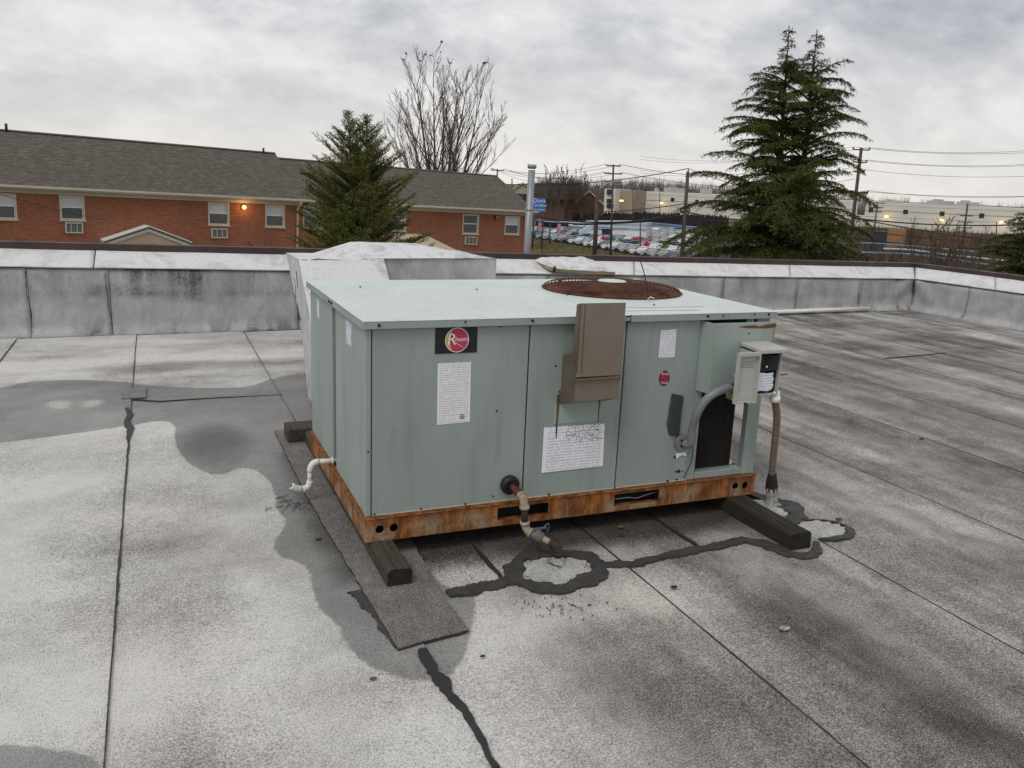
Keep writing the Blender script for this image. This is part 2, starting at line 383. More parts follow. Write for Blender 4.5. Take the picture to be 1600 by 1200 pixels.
M['slate'] = mat('dark_insulation', (.045, .048, .055), .6, 0, .3, 20)
M['carpane'] = mat('car_pane', (.018, .02, .023), .25, spec=.25)
M['grille'] = mat('rusty_fan_wire', (.13, .048, .028), .75, .1, .5, 12, .3, 60, c2=(.055, .022, .016))
M['pan'] = mat('rusty_fan_pan', (.24, .085, .025), .8, 0, .5, 3, .4, 30, c2=(.085, .032, .016))
M['flue'] = mat('heat_stained_flue', (.23, .195, .160), .55, .15, .35, 5, .1, 40, c2=(.165, .132, .105), stretch=(1, 1, .5))
M['screw'] = mat('dark_screw', (.02, .02, .021), .5, .5)
M['boxgrey'] = mat('grey_enclosure', (.44, .435, .405), .5, 0, .12, 6)
M['white'] = mat('white_plastic', (.78, .77, .74), .4, 0, .1, 8)
M['pvc'] = mat('white_pvc', (.76, .75, .71), .42, 0, .16, 9)
M['flueside'] = mat('dark_flue_side', (.165, .14, .115), .65, .1, .4, 6, c2=(.09, .07, .055))  # darker colour for the left side of the flue hood
M['conduit'] = mat('grey_conduit', (.20, .205, .225), .45, 0, .15, 6)
M['flex'] = mat('corroded_flex', (.12, .078, .056), .6, .2, .5, 9, c2=(.06, .038, .03))
M['flexring'] = mat('worn_flex_rib', (.38, .30, .235), .5, .3, .5, 14, c2=(.14, .085, .06))
M['iron'] = mat('dark_iron_pipe', (.060, .036, .028), .7, .2, .5, 30, .4, 80)
M['redpipe'] = mat('red_oxide_fitting', (.15, .042, .026), .7, .1, .4, 30, .3, 80)
M['beige'] = mat('cream_painted_elbow', (.44, .375, .285), .6, 0, .35, 25, .3, 60, c2=(.22, .165, .115))
M['valve'] = mat('dull_grey_valve', (.17, .165, .16), .6, .4, .4, 30, .4, 60)
M['rubber'] = mat('black_rubber', (.014, .015, .017), .55)
M['wood'] = mat('weathered_timber', (.066, .054, .037), .85, 0, .6, 10, .9, 45, c2=(.030, .025, .018), stretch=(6, .5, 6))
M['endgrain'] = mat('wet_end_grain', (.022, .019, .012), .8, 0, .6, 22, 1., 50)
M['mosswood'] = mat('mossy_timber', (.036, .030, .019), .88, 0, .6, 7, .9, 40, c2=(.016, .014, .009), stretch=(4, .6, 4))
M['nameplate'] = mat('black_nameplate', (.014, .014, .018), .4)
M['red'] = mat('emblem_red', (.50, .045, .10), .45, 0, .25, 20)
M['gold'] = mat('emblem_gold', (.62, .40, .12), .45)
M['maroon'] = mat('sticker_maroon', (.20, .02, .035), .45)
M['lab1'] = m_label('rating_label_print', 26, wear=.4, freq=26); M['lab2'] = m_label('wiring_label_print', 16, (.78, .78, .83), crack=True, freq=30, wear=.2)
M['lab3'] = m_label('small_label_print', 12, (.74, .75, .80), freq=9); M['lab4'] = m_label('torn_label_print', 7, (.74, .77, .86), freq=7, wear=.5)
M['tan'] = mat('tan_wood_trim', (.34, .28, .17), .7, 0, .4, 10); M['brick'] = m_brick(); M['shingle'] = m_shingle()
M['cream'] = mat('cream_trim', (.56, .52, .42), .6, 0, .12, 3); M['siding'] = mat('tan_siding', (.44, .35, .24), .7, 0, .15, 3)
M['blind'] = mat('white_blind', (.58, .60, .63), .6, 0, .12, 3, stretch=(1, 1, 30)); M['glass'] = m_glass('window_pane'); M['glass2'] = mat('screened_pane', (.115, .13, .14), .25, 0, .3, 2)
M['acgrille'] = mat('ac_grille', (.14, .16, .17), .5, 0, .3, 30); M['galv'] = mat('galvanised_steel', (.31, .33, .35), .45, .35, .25, 4, stretch=(1, 1, .3))
M['bark'] = mat('grey_bark', (.125, .105, .088), .9, 0, .4, 2, .5, 9); M['twig'] = mat('brown_twig', (.115, .085, .066), .9, 0, .3, 2); M['treetrunk'] = mat('conifer_bark', (.07, .05, .036), .95, 0, .4, 4, .6, 20)
M['cedar'] = m_leaf('cedar_needles', (.018, .029, .009), (.086, .094, .025)); M['spruce'] = m_leaf('spruce_needles', (.036, .050, .016), (.150, .158, .046), dead=(.20, .16, .03))
M['pole'] = mat('pole_wood', (.095, .070, .055), .9, 0, .35, 2, stretch=(3, 3, .3)); M['cable'] = mat('black_cable', (.018, .018, .02), .6); M['ins'] = mat('grey_insulator', (.20, .20, .21), .4)

# ---------------------------------------------------------------- the roof: deck and lapped membrane sheets
bw_a, bw_b = (-1.4, 9.10), (10.65, 9.40)                     # foot of the far parapet
def wall_y(x): return bw_a[1]+(bw_b[1]-bw_a[1])*(x-bw_a[0])/(bw_b[0]-bw_a[0])
RX = 10.65                                                     # foot of the right-hand parapet
SEAMS = [-5.30, -4.28, -3.28, -2.26, -1.24, -.207, .82, 1.853, 2.905, 3.925, 4.935, 5.94, 6.935, 7.93, 8.93, 9.93, 10.70]
b = MB(); b.box((-5.6, -4.2, -.30), (11.3, 10.2, -.012)); deck = b.build('roof_deck', M['deck'], kind='structure')
PZ = lambda pts, it=2: smooth_poly([tuple(on_z(x, y))[:2] for x, y in pts], it)
WET = PZ([(-60,612),(0,607),(40,597),(110,594),(200,598),(240,604),(330,608),(390,607),(430,590),(480,583),(520,580),(560,640),(600,850),(655,872),(705,930),(745,905),(738,990),(720,1040),(690,1068),(640,1066),(590,1050),(560,1032),(538,1005),(530,980),(500,955),(488,925),(484,893),(466,880),(435,872),(427,850),(440,833),(449,814),(430,798),(431,775),(418,748),(393,732),(370,733),(350,743),(325,742),(290,722),(272,692),(275,662),(247,657),(200,667),(100,681),(0,693),(-60,700)], 1)
WET2 = PZ([(-30, 1168), (40, 1166), (90, 1176), (150, 1182), (160, 1230), (-30, 1230)])
DARKSPOT = [on_z(335, 690), on_z(320, 705)]
PUD = [PZ([(70,632),(80,626),(105,625),(114,631),(108,639),(85,640)]), PZ([(124,632),(140,626),(164,625),(166,630),(150,638),(130,640)])]
STRK = [PZ([(150,583),(220,570),(330,567),(480,558),(490,570),(330,577),(230,583),(160,594)]),
        PZ([(270,1010),(330,1030),(345,1120),(330,1220),(230,1220),(265,1120)]), PZ([(60,830),(190,860),(330,830),(330,850),(200,885),(60,860)])]
LITE = [PZ([(640,900),(760,960),(860,940),(930,920),(1060,890),(1180,870),(1230,900),(1130,960),(950,960),(800,1010),(760,1060),(690,1020)]), PZ([(350,880),(420,900),(450,980),(420,1010),(380,960)])]
def roof_fields(X, Y):
    g = lambda k_, s_: np.exp(-((X-k_[0])**2+(Y-k_[1])**2)/s_**2)
    base = .84 + .10*(fbm(X*.9, Y*.9, 4)-.5) - np.clip((X-.7)/1.6, 0, 1)*.32 - np.clip((2.9-Y)/1.3, 0, 1)*np.clip((X-.9)/.9, 0, 1)*.20
    st = fbm(X*2.6+.35*fbm(Y*1.3, X*.4, 2), Y*.42+3, 5, .55); st2 = fbm(X*6+5, Y*1.0+9, 4, .6)
    right = np.clip((X-.6)/1.6, 0, 1)
    tone = base + (st-.52)*(.48+.25*np.clip((Y-3)/2, 0, 1))*right + (st2-.5)*.50*right + (fbm(X*4.2+2, Y*3.6, 5, .65)-.5)*.34*right + (1-right)*((fbm(X*1.3+4, Y*1.9, 5)-.5)*.55)
    far = np.clip((Y-5.2)/2, 0, 1); tone += far*(fbm(X*1.1+9, Y*3.6, 5, .6)-.5)*.55
    for p_ in STRK: tone -= .13*np.clip(sdist(X, Y, p_)/.16+.5, 0, 1)*(.5+fbm(X*5, Y*5, 3))
    for p_ in LITE: tone += .17*np.clip(sdist(X, Y, p_)/.16+.5, 0, 1)
    # shade under the unit and its rail painted into the tone, with patchy grime
    shade_grime = np.clip(1-np.maximum(np.maximum(.74-X, X-2.90), np.maximum(3.27-Y, Y-4.8))/.17, 0, 1)
    tone *= 1-.93*np.clip(shade_grime*1.15*(.5+fbm(X*5+1, Y*5, 4)), 0, 1)
    s1 = sdist(X, Y, WET); s2 = sdist(X, Y, WET2)
    wet = .95*(.92+.40*(fbm(X*3, Y*3, 3)-.5))*(1-.10*np.clip((4.0-Y)/1.2, 0, 1))
    d0 = on_z(338, 692); spot = np.exp(-(((X-d0.x)/.20)**2+((Y-d0.y)/.42)**2)**2); wet = wet+.22*spot; tone -= .30*spot
    wetd = np.maximum(s1, s2)
    for p_ in PUD:
        m_ = np.clip((sdist(X, Y, p_)+.03*(fbm(X*9, Y*9, 3)-.5))/.05+.3, 0, 1); wet *= 1-m_*.72; tone -= m_*.06
    hue = np.clip(fbm(X*1.7+30, Y*1.7, 4)*1.6-.45, 0, 1)*.35+.45*right*(1-.5*far)
    return np.clip(tone, .02, .95), np.clip(wet, 0, 1.2), hue, np.clip(wetd, -.2, .2)
for i in range(len(SEAMS)-1):
    x0, x1 = SEAMS[i], SEAMS[i+1]; lap = .05 if i < len(SEAMS)-2 else 0
    res = .026 if -1.3 < x0 < 4.5 else .05
    y0 = -2.5 if res > .03 else .8
    nx = max(3, int((x1+lap-x0)/res)+1); yend = 9.47
    ny = int((yend-y0)/res)+1
    gx = np.linspace(0, 1, nx); gy = np.linspace(y0, yend, ny)
    edge = .008*(fbm(gy*3+i*7, gy*0+i, 3)-.5)
    X = (x0-lap)+(x1+lap-x0)*gx[None, :]+edge[:, None]*gx[None, :]; Y = np.repeat(gy[:, None], nx, 1)
    Z = .001+.007*gx[None, :]+.006*(fbm(X*.8+3, Y*.8, 3)-.5)
    Y = np.minimum(Y, wall_y(X)+.02)
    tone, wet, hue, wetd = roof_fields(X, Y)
    tone = np.clip(tone - .06*np.exp(-(1-gx[None, :])*(x1-x0)/.03) + (rng.random()-.5)*.03, 0.02, 1)
    V = np.stack([X, Y, Z], -1).reshape(-1, 3); idx = np.arange(nx*ny).reshape(ny, nx)
    Fq = np.stack([idx[:-1, :-1], idx[:-1, 1:], idx[1:, 1:], idx[1:, :-1]], -1).reshape(-1, 4)
    sk = V[idx[:, -1]].copy(); sk[:, 2] -= .008; n0 = len(V); V = np.concatenate([V, sk])      # the lap's cut edge
    s_i = np.arange(n0, n0+ny); Fq = np.concatenate([Fq, np.stack([idx[:-1, -1], s_i[:-1], s_i[1:], idx[1:, -1]], -1)])
    org = np.array([x0, y0, 0.]); me = np_mesh('membrane_sheet', V-org, Fq, M['roof'])
    o = link('membrane_sheet', me, deck, Vector(org)-deck.location)
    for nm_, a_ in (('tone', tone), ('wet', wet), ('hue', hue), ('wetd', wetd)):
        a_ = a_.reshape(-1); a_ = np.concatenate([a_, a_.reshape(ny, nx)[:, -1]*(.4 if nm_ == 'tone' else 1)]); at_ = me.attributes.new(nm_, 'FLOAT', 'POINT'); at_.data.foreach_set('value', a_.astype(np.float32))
# ribbons and pads of roofing mastic
def ribbon(pts, wd, z=.014, name='seam_mastic', mt='tar', parent=deck, jit=.5, step=.014, th=.004):
    """irregular strip along pts (world x,y); wd width or list of widths"""
    P = [Vector((p[0], p[1])) for p in pts]; ws = wd if hasattr(wd, '__len__') else [wd]*len(P)
    Q = []; W = []
    for a in range(len(P)-1):
        n = max(1, int((P[a+1]-P[a]).length/step))
        for k in range(n): Q.append(P[a].lerp(P[a+1], k/n)); W.append(ws[a]+(ws[a+1]-ws[a])*k/n)
    Q.append(P[-1]); W.append(ws[-1]); b = MB(); Lp = []; Rp = []; sd_ = random.random()*99
    for k, q in enumerate(Q):
        d = (Q[min(k+1, len(Q)-1)]-Q[max(k-1, 0)]).normalized(); nn = Vector((-d.y, d.x))
        s1 = .5+jit*(float(fbm(np.array(k*.21+sd_), np.array(sd_), 5))-.5)*2+random.uniform(-.08, .08); s2 = .5+jit*(float(fbm(np.array(k*.21+sd_), np.array(sd_+40), 5))-.5)*2+random.uniform(-.08, .08)
        Lp.append(q+nn*W[k]*s1); Rp.append(q-nn*W[k]*s2)
    top = [(b.v((l.x, l.y, z)), b.v((r.x, r.y, z))) for l, r in zip(Lp, Rp)]; bot = [(b.v((l.x, l.y, z-th-.008)), b.v((r.x, r.y, z-th-.008))) for l, r in zip(Lp, Rp)]
    for k in range(len(Q)-1):
        b._f([top[k][0], top[k][1], top[k+1][1], top[k+1][0]]); b._f([top[k][0], top[k+1][0], bot[k+1][0], bot[k][0]]); b._f([top[k][1], bot[k][1], bot[k+1][1], top[k+1][1]])
    b._f([top[0][0], bot[0][0], bot[0][1], top[0][1]]); b._f([top[-1][0], top[-1][1], bot[-1][1], bot[-1][0]])
    return b.build(name, M[mt], parent)
for i, x in enumerate(SEAMS[1:-1]):
    if x < -3: continue
    y1 = wall_y(x)-.02
    ys = np.arange(1.2 if x > -1 else 3.5, y1, .16)
    wds = [.0010+.014*max(0, float(fbm(np.array(yy*1.9+i*5.1), np.array(i*3.3), 3))-.32) for yy in ys]
    if abs(x+.207) < .01: wds = [w_+(.020*max(0, float(fbm(np.array(yy*3.1), np.array(7.7), 2))-.45) if yy < 5.7 else 0) for w_, yy in zip(wds, ys)]
    if abs(x-.82) < .01: ribbon([(x, yy) for yy in ys if yy > 5.2], [w_ for w_, yy in zip(wds, ys) if yy > 5.2], .012); continue
    if x > 1: wds = [w_*1.25+.0015 for w_ in wds]
    ribbon([(x+.003, yy) for yy in ys], wds, .0100)

G2 = lambda *p: [tuple(on_z(x, y))[:2] for x, y in p]
ribbon(G2((700,932),(735,925),(775,918),(806,909)), [.05, .07, .075, .06], .016, mt='tar_old')
ribbon(G2((932,889),(990,884),(1060,868),(1120,857),(1162,848),(1196,853),(1222,866),(1252,873),(1277,866),(1275,850)), [.06,.05,.055,.05,.055,.07,.075,.08,.05,.02], .016, mt='tar_old')
c0 = on_z(868, 894); rgp = [(c0.x+.185*math.cos(a)*(1+.10*math.sin(2*a+1)), c0.y+.165*math.sin(a)*(1+.1*math.cos(3*a))) for a in np.linspace(0, 2*math.pi, 25)]
ribbon(rgp, [.075+.02*math.sin(k*1.3) for k in range(25)], .018, mt='tar_old')
ribbon(G2((1168,772),(1195,782),(1232,792),(1248,806),(1240,822)), [.03,.07,.10,.09,.05], .016, mt='tar_old')
c1_ = on_z(1282, 831); ribbon([(c1_.x+.16*math.cos(a), c1_.y+.115*math.sin(a)) for a in np.linspace(-2.2, 2.6, 20)], [.012+.03*max(0, math.sin(k*.33)) for k in range(20)], .017, mt='tar_old')
ribbon(G2((660,1018),(672,1045),(690,1068),(702,1088),(722,1112),(740,1140),(758,1172),(776,1205)), [.03,.045,.05,.022,.03,.016,.02,.022], .015, step=.015)
ribbon(G2((562,926),(578,948),(600,985),(622,1016)), [.07,.06,.04,.015], .014, mt='tar_old')
ribbon(G2((199,640),(203,650),(199,660),(204,672),(200,692)), [.02, .045, .03, .05, .01], .016, step=.03, jit=.5)
ribbon(G2((205,626),(250,629),(330,624),(440,619)), [.014, .008, .012, .008], .0125)
ribbon(G2((737,852),(765,884),(786,908)), [.008, .018, .022], .0125); ribbon(G2((1010,802),(1050,830),(1090,856)), [.008, .014, .02], .0125)
ribbon(G2((1382,561),(1420,558),(1476,553)), [.006, .02, .012], .0125); ribbon(G2((1180,590),(1230,586)), .01, .0125)
def pad_patch(px, mt='roof', z=.013, tone=.5, wet=.0, name='roofing_patch', parent=deck, th=.006):
    P = [on_z(x, y) for x, y in px]; b = MB(); b.prism([(p.x, p.y, z-th) for p in P], (0, 0, th)); o = b.build(name, M[mt], parent)
    for nm_, v in (('tone', tone), ('wet', wet), ('hue', .2), ('wetd', .2)):
        at_ = o.data.attributes.new(nm_, 'FLOAT', 'POINT'); at_.data.foreach_set('value', np.full(len(o.data.vertices), v, np.float32))
    return o
pad_patch([(191,612),(229,607),(228,624),(190,626)], tone=.55, wet=.75, z=.016)
for cpt, rx, ry, nm_ in ((c0, .15, .13, 'pipe_flashing'), (on_z(1203, 796), .13, .11, 'pipe_flashing'), (c1_, .14, .10, 'roofing_patch')):
    b = MB(); rr = [1+.18*random.uniform(-1, 1) for _ in range(28)]
    lo_ = [(cpt.x+rx*rr[k]*math.cos(k*2*math.pi/28), cpt.y+ry*rr[k]*math.sin(k*2*math.pi/28), .004) for k in range(28)]
    b.prism(lo_, (0, 0, .0105)); o = b.build(nm_, M['roof'], deck)
    for an_, v in (('tone', .70), ('wet', 0), ('hue', 0), ('wetd', -.2)):
        at_ = o.data.attributes.new(an_, 'FLOAT', 'POINT'); at_.data.foreach_set('value', np.full(len(o.data.vertices), v, np.float32))

# ---------------------------------------------------------------- parapets
def parapet_strip(name, s0, s1, prof, base, mt, parent, stain=None, ns=None, wob=.012, fold=None, mitre=None):
    """prof(s) -> list of (offset outwards, z); base(s, v) -> world x, y"""
    ns = ns or max(4, int((s1-s0)/.05)); S = np.linspace(s0, s1, ns); rows = []
    sd_ = random.random()*50
    for s in S:
        pr = prof(s); r_ = []
        for j, (v, z) in enumerate(pr):
            wv = wob*(float(fbm(np.array(s*1.6+sd_), np.array(z*4.+j*.1), 3))-.5)*2*(1 if 0 < j < len(pr)-1 else .25)
            if fold: wv += fold(s, z)
            x, y = base(s, v-wv if True else v); r_.append((x, y, z+wv*.3))
        rows.append(r_)
    nt_ = len(rows[0]); V = np.array(rows).reshape(-1, 3); idx = np.arange(ns*nt_).reshape(ns, nt_)
    Fq = np.stack([idx[:-1, :-1], idx[1:, :-1], idx[1:, 1:], idx[:-1, 1:]], -1).reshape(-1, 4)
    org = V.mean(0); me = np_mesh(name, V-org, Fq, mt, True); o = link(name, me, parent, Vector(org)-wloc(parent))
    sa = np.zeros(len(V)) if stain is None else np.array([stain(s, z) for s in S for (v, z) in prof(s)])
    at_ = me.attributes.new('stain', 'FLOAT', 'POINT'); at_.data.foreach_set('value', np.clip(sa, 0, 1).astype(np.float32))
    sm_ = o.modifiers.new('thickness', 'SOLIDIFY'); sm_.thickness = .008; sm_.offset = -1
    return o
ux_ = Vector((bw_b[0]-bw_a[0], bw_b[1]-bw_a[1])).normalized(); vx_ = Vector((-ux_.y, ux_.x)); LB = (Vector(bw_b)-Vector(bw_a)).length
CW = .30                                                       # how far back the cap runs
def zt_b(s): return .692-.205*(s/LB)
def ztrim_b(s): return .885-.205*(s/LB)
def base_b(s, v):
    p = Vector(bw_a)+ux_*(s+max(0, v)*(s/LB if s > 0 else 0))+vx_*v; return p.x, p.y
def prof_b(s):
    zt = zt_b(s); a = [(-.10, .012), (-.05, .035), (-.018, .08)]
    a += [(-.012+.012*t, .08+(zt-.10-.08)*t) for t in np.linspace(.08, 1, 9)]; return a+[(.004, zt-.06), (.016, zt-.025)]
def cap_b(s):
    zt, z2 = zt_b(s), ztrim_b(s); return [(-.010, zt-.016), (-.006, zt-.004), (.012, zt+.006), (.04, zt+.016)]+[(.04+(CW-.04)*t, zt+.016+(z2-.05-zt-.016)*t) for t in (.2, .4, .6, .8, 1)]
pw = thing('parapet_wall', 'long low roof-edge wall with silver flashing and white sloped cap behind the unit', 'wall', (4.6, 9.3, 0))
def stain_b(s, z):
    zt = zt_b(s); x = bw_a[0]+s; t = zt-z
    run = float(fbm(np.array(x*3.1), np.array(z*.8+4), 4)); k = 0
    if t < .30: k += max(0, (.30-t)/.30)**.8*max(0, run-.36)*2.6*(1.3 if -.3 < x < 1.4 else .45)
    band = math.exp(-((t-.27-.03*math.sin(x*4))/.045)**2)*max(0, float(fbm(np.array(x*1.1+5), np.array(2.2), 3))-.33)*1.6*(1 if -.6 < x < 1.6 else .35)
    foot = max(0, (.16-z)/.16)*max(0, float(fbm(np.array(x*9), np.array(1.1), 3))-.42)*1.8
    return min(1., (k*.8+band+foot)*1.7)
def s_at(x): return (x-bw_a[0])/ux_.x
cuts = [s_at(v) for v in (-4.9, -3.2, -2.1, -1.12, -.42, 1.40, 2.95, 4.4, 5.75)]+[s_at(7.05), s_at(8.35), s_at(9.55), LB]
def fold_c(s, z):                                              # slack folds where the sheet turns the corner
    d_ = LB-s; return .016*math.exp(-(d_/.5)**2)*math.sin((d_*1.1+z*1.3)*11)*min(1, z/.2) if d_ < 1.2 else 0
b = MB(); 
core = [Vector((*base_b(s, v), z)) for s, v, z in ((-3.6, .02, 0), (LB, .02, 0))]
for (s0, s1) in ((-3.6, LB),):
    A = [(s0, .022, 0.0), (s0, .022, zt_b(s0)-.03), (s0, CW+.02, ztrim_b(s0)-.075), (s0, CW+.02, -.3)]
    Bq = [(s1, v, z) for (_, v, z) in [(0, .022, 0.0), (0, .022, zt_b(s1)-.03), (0, CW+.02, ztrim_b(s1)-.075), (0, CW+.02, -.3)]]
    P = [b.v((*base_b(s, v), z)) for s, v, z in A]; Q = [b.v((*base_b(s, v), z)) for s, v, z in Bq]
    b._f(P); b._f(Q[::-1])
    for k in range(4): b._f([P[k], Q[k], Q[(k+1) % 4], P[(k+1) % 4]])
b.build('wall_core', M['tar'], pw)
for a_, b_ in zip(cuts[:-1], cuts[1:]):
    parapet_strip('flashing_sheet', a_+.002, b_-.002, prof_b, base_b, M['flash'], pw, stain_b, fold=fold_c)
for c_ in cuts[1:-1]:
    zt = zt_b(c_); zz = .10; P = []; o_ = 0
    while zz < zt-.02: o_ += random.uniform(-.006, .006); P.append(Vector((*base_b(c_+o_, -.022), zz))); zz += random.uniform(.015, .05)
    b = MB(); b.tube(P, [random.uniform(.001, .0055) for _ in P], 4); b.build('seam_crack', M['tar'], pw)
ccuts = [s_at(v) for v in (-4.9, -2.6, -.55, 2.6, 5.63, 8.2)]+[LB]
def stain_cap(s, z):
    x = bw_a[0]+s; return .45*max(0, float(fbm(np.array(x*2.3), np.array(z*9), 4))-.56)*2.2
for a_, b_ in zip(ccuts[:-1], ccuts[1:]): parapet_strip('cap_sheet', a_+.005, b_-.005, cap_b, base_b, M['cap'], pw, stain_cap, wob=.010)
for a_, b_ in zip(np.linspace(-3.5, LB-2.0, 5), np.linspace(-.5, LB, 5)):
    pass
tj = list(np.linspace(-3.6, LB, 6))
for a_, b_ in zip(tj[:-1], tj[1:]):
    b = MB(); e0, e1 = a_+.004, b_-.004 if b_ < LB else b_
    P = []
    for s in (e0, e1):
        z2 = ztrim_b(s)
        P.append([(*base_b(s, v), z) for v, z in ((CW-.03, z2-.065), (CW-.015, z2+.0), (CW+.05, z2+.006), (CW+.06, z2-.12))])
    A = [b.v(p) for p in P[0]]; Bv = [b.v(p) for p in P[1]]
    b._f(A[::-1]); b._f(Bv)
    for k in range(4): b._f([A[k], A[(k+1) % 4], Bv[(k+1) % 4], Bv[k]])
    b.build('metal_edge', M['trim'], pw)
# right-hand parapet
pr_ = thing('parapet_wall', 'shorter roof-edge wall at right turning toward the viewer from the corner', 'wall', (RX+.1, 5, 0))
LR = 9.40+2.2
def base_r(s, v): return RX+v, 9.40+max(0, v)*(1-s/LR)-s
zt_r = lambda s: .487+.006*s; ztrim_r = lambda s: .680+.004*s
def prof_r(s):
    zt = zt_r(s); a = [(-.11, .012), (-.055, .035), (-.02, .08)]
    return a+[(-.012+.012*t, .08+(zt-.10-.08)*t) for t in np.linspace(.08, 1, 9)]+[(.004, zt-.06), (.016, zt-.025)]
def cap_r(s):
    zt, z2 = zt_r(s), ztrim_r(s); return [(-.010, zt-.016), (-.006, zt-.004), (.012, zt+.006), (.04, zt+.016)]+[(.04+(CW-.04)*t, zt+.016+(z2-.05-zt-.012)*t) for t in (.2, .4, .6, .8, 1)]
b = MB(); A = [(.022, 0.), (.022, .455), (CW+.02, .60), (CW+.02, -.3)]
P = [b.v((*base_r(0, v), z)) for v, z in A]; Q = [b.v((*base_r(LR, v), z+(.06 if 0 < i_ < 3 else 0))) for i_, (v, z) in enumerate(A)]
b._f(P[::-1]); b._f(Q)
for k in range(4): b._f([P[k], P[(k+1) % 4], Q[(k+1) % 4], Q[k]])
b.build('wall_core', M['tar'], pr_)
fold_r = lambda s, z: .014*math.exp(-(s/.5)**2)*math.sin((s*1.1+z*1.3)*11+1)*min(1, z/.2)
st_r = lambda s, z: .5*max(0, float(fbm(np.array(s*2.3+60), np.array(z*1.5), 4))-.5)*1.6
rc = [0, .95, 2.0, 3.1, 4.3, 5.6, 7, 8.5, LR]
for a_, b_ in zip(rc[:-1], rc[1:]): parapet_strip('flashing_sheet', a_+.004, b_-.004, prof_r, base_r, M['flash'], pr_, st_r, fold=fold_r)
rc2 = [0, 1.35, 3.6, 6.5, LR]
for a_, b_ in zip(rc2[:-1], rc2[1:]): parapet_strip('cap_sheet', a_+.004, b_-.004, cap_r, base_r, M['cap'], pr_, lambda s, z: .2*max(0, float(fbm(np.array(s*2+9), np.array(z*9), 3))-.5), wob=.010)
for a_, b_ in ((0, 3.), (3., 6.), (6., 9.), (9., LR)):
    b = MB(); P = [[(*base_r(s, v), z) for v, z in ((CW-.03, ztrim_r(s)-.065), (CW-.015, ztrim_r(s)), (CW+.05, ztrim_r(s)+.006), (CW+.06, ztrim_r(s)-.12))] for s in (a_+(.004 if a_ else 0), b_-.004)]
    A = [b.v(p) for p in P[0]]; Bv = [b.v(p) for p in P[1]]; b._f(A); b._f(Bv[::-1])
    for k in range(4): b._f([A[k], Bv[k], Bv[(k+1) % 4], A[(k+1) % 4]])
    b.build('metal_edge', M['trim'], pr_)
# white plastic pipe lying at the foot of the wall
b = MB(); p0, p1 = on_y(1200, 488, 9.20), on_y(1357, 482, 9.245); b.tube([p0, p1], .030, 12); b.build('plastic_pipe', M['pvc'], label='long white plastic pipe lying on the roof at the foot of the far wall', cat='pipe')
# hatch cover resting on the cap
hb = [on_y(866, 421, 9.17), on_y(962, 426, 9.20), on_y(918, 402, 9.62), on_y(822, 403, 9.62)]
hatch = thing('hatch_cover', 'flaking white coated wooden hatch cover lying on the far roof-edge wall', 'hatch', tuple(sum((Vector(p) for p in hb), Vector())/4))
hn = (hb[1]-hb[0]).cross(hb[3]-hb[0]).normalized(); hn = hn if hn.z > 0 else -hn
b = MB(); b.prism(hb, -hn*.035); b.build('frame', M['tan'], hatch, bevel=.003)
nh = 26; V = []; Fq = []
for j in range(nh):
    for i in range(nh):
        u_, v_ = i/(nh-1), j/(nh-1); p = (hb[0].lerp(hb[1], u_)).lerp(hb[3].lerp(hb[2], u_), v_); ed = min(u_, 1-u_, v_, 1-v_)
        hgt = .006+.034*min(1, ed*7)+.016*(mnoise.noise(Vector((u_*7, v_*5, 3)))) * (1 if ed > 0 else .5); V.append(p+hn*hgt)
Fq = [[j*nh+i, j*nh+i+1, (j+1)*nh+i+1, (j+1)*nh+i] for j in range(nh-1) for i in range(nh-1)]
o3 = np.array(hatch.location); me = np_mesh('coated_cover', np.array([tuple(v) for v in V])-o3, Fq, M['cap'], True); ho = link('coated_cover', me, hatch)
at_ = me.attributes.new('stain', 'FLOAT', 'POINT'); at_.data.foreach_set('value', np.array([max(0, .9*(mnoise.noise(Vector(((i % nh)*.35, (i//nh)*.35, 9)))-.12)) if min(i % nh, nh-1-i % nh, i//nh, nh-1-i//nh) < 4 else 0 for i in range(nh*nh)], np.float32))
b = MB(); b.tube([hb[0]-hn*.03, hb[0]+hn*.035], .02, 6); b.build('corner_bracket', M['iron'], hatch)
b = MB(); b.tube([hb[3]-hn*.03, hb[3]+hn*.03], .018, 6); b.build('corner_bracket', M['iron'], hatch)
# ---------------------------------------------------------------- silver coated duct behind the unit
def warp_mesh(name, P3, mt, parent, nu=24, nv=10, amp=.012, sd_=0.):
    """bilinear patch with a lumpy hand-brushed coating; P3 four corners"""
    P = [Vector(p) for p in P3]; n = (P[1]-P[0]).cross(P[3]-P[0]).normalized(); V = []
    for j in range(nv):
        for i in range(nu):
            u_, v_ = i/(nu-1), j/(nv-1); p = P[0].lerp(P[1], u_).lerp(P[3].lerp(P[2], u_), v_); k = min(1, 8*min(u_, 1-u_, v_, 1-v_))
            V.append(p+n*amp*k*(mnoise.noise(p*4+Vector((sd_, 0, 0)))+.5*mnoise.noise(p*11)))
    return V, [[j*nu+i, j*nu+i+1, (j+1)*nu+i+1, (j+1)*nu+i] for j in range(nv-1) for i in range(nu-1)]
def patches(name, quads, mt, parent, amp=.012, stain=0.):
    VV = []; FF = []
    for k, qd in enumerate(quads):
        V, Fq = warp_mesh('', qd, None, None, amp=amp, sd_=k*7.); o = len(VV); VV += V; FF += [[i+o for i in f] for f in Fq]
    org = np.mean([tuple(v) for v in VV], 0); me = np_mesh(name, np.array([tuple(v) for v in VV])-org, FF, mt, True)
    o = link(name, me, parent, Vector(org)-wloc(parent)); at_ = me.attributes.new('stain', 'FLOAT', 'POINT')
    at_.data.foreach_set('value', np.array([max(0, stain*2*(mnoise.noise(v*3)+.1)) for v in VV], np.float32)); return o
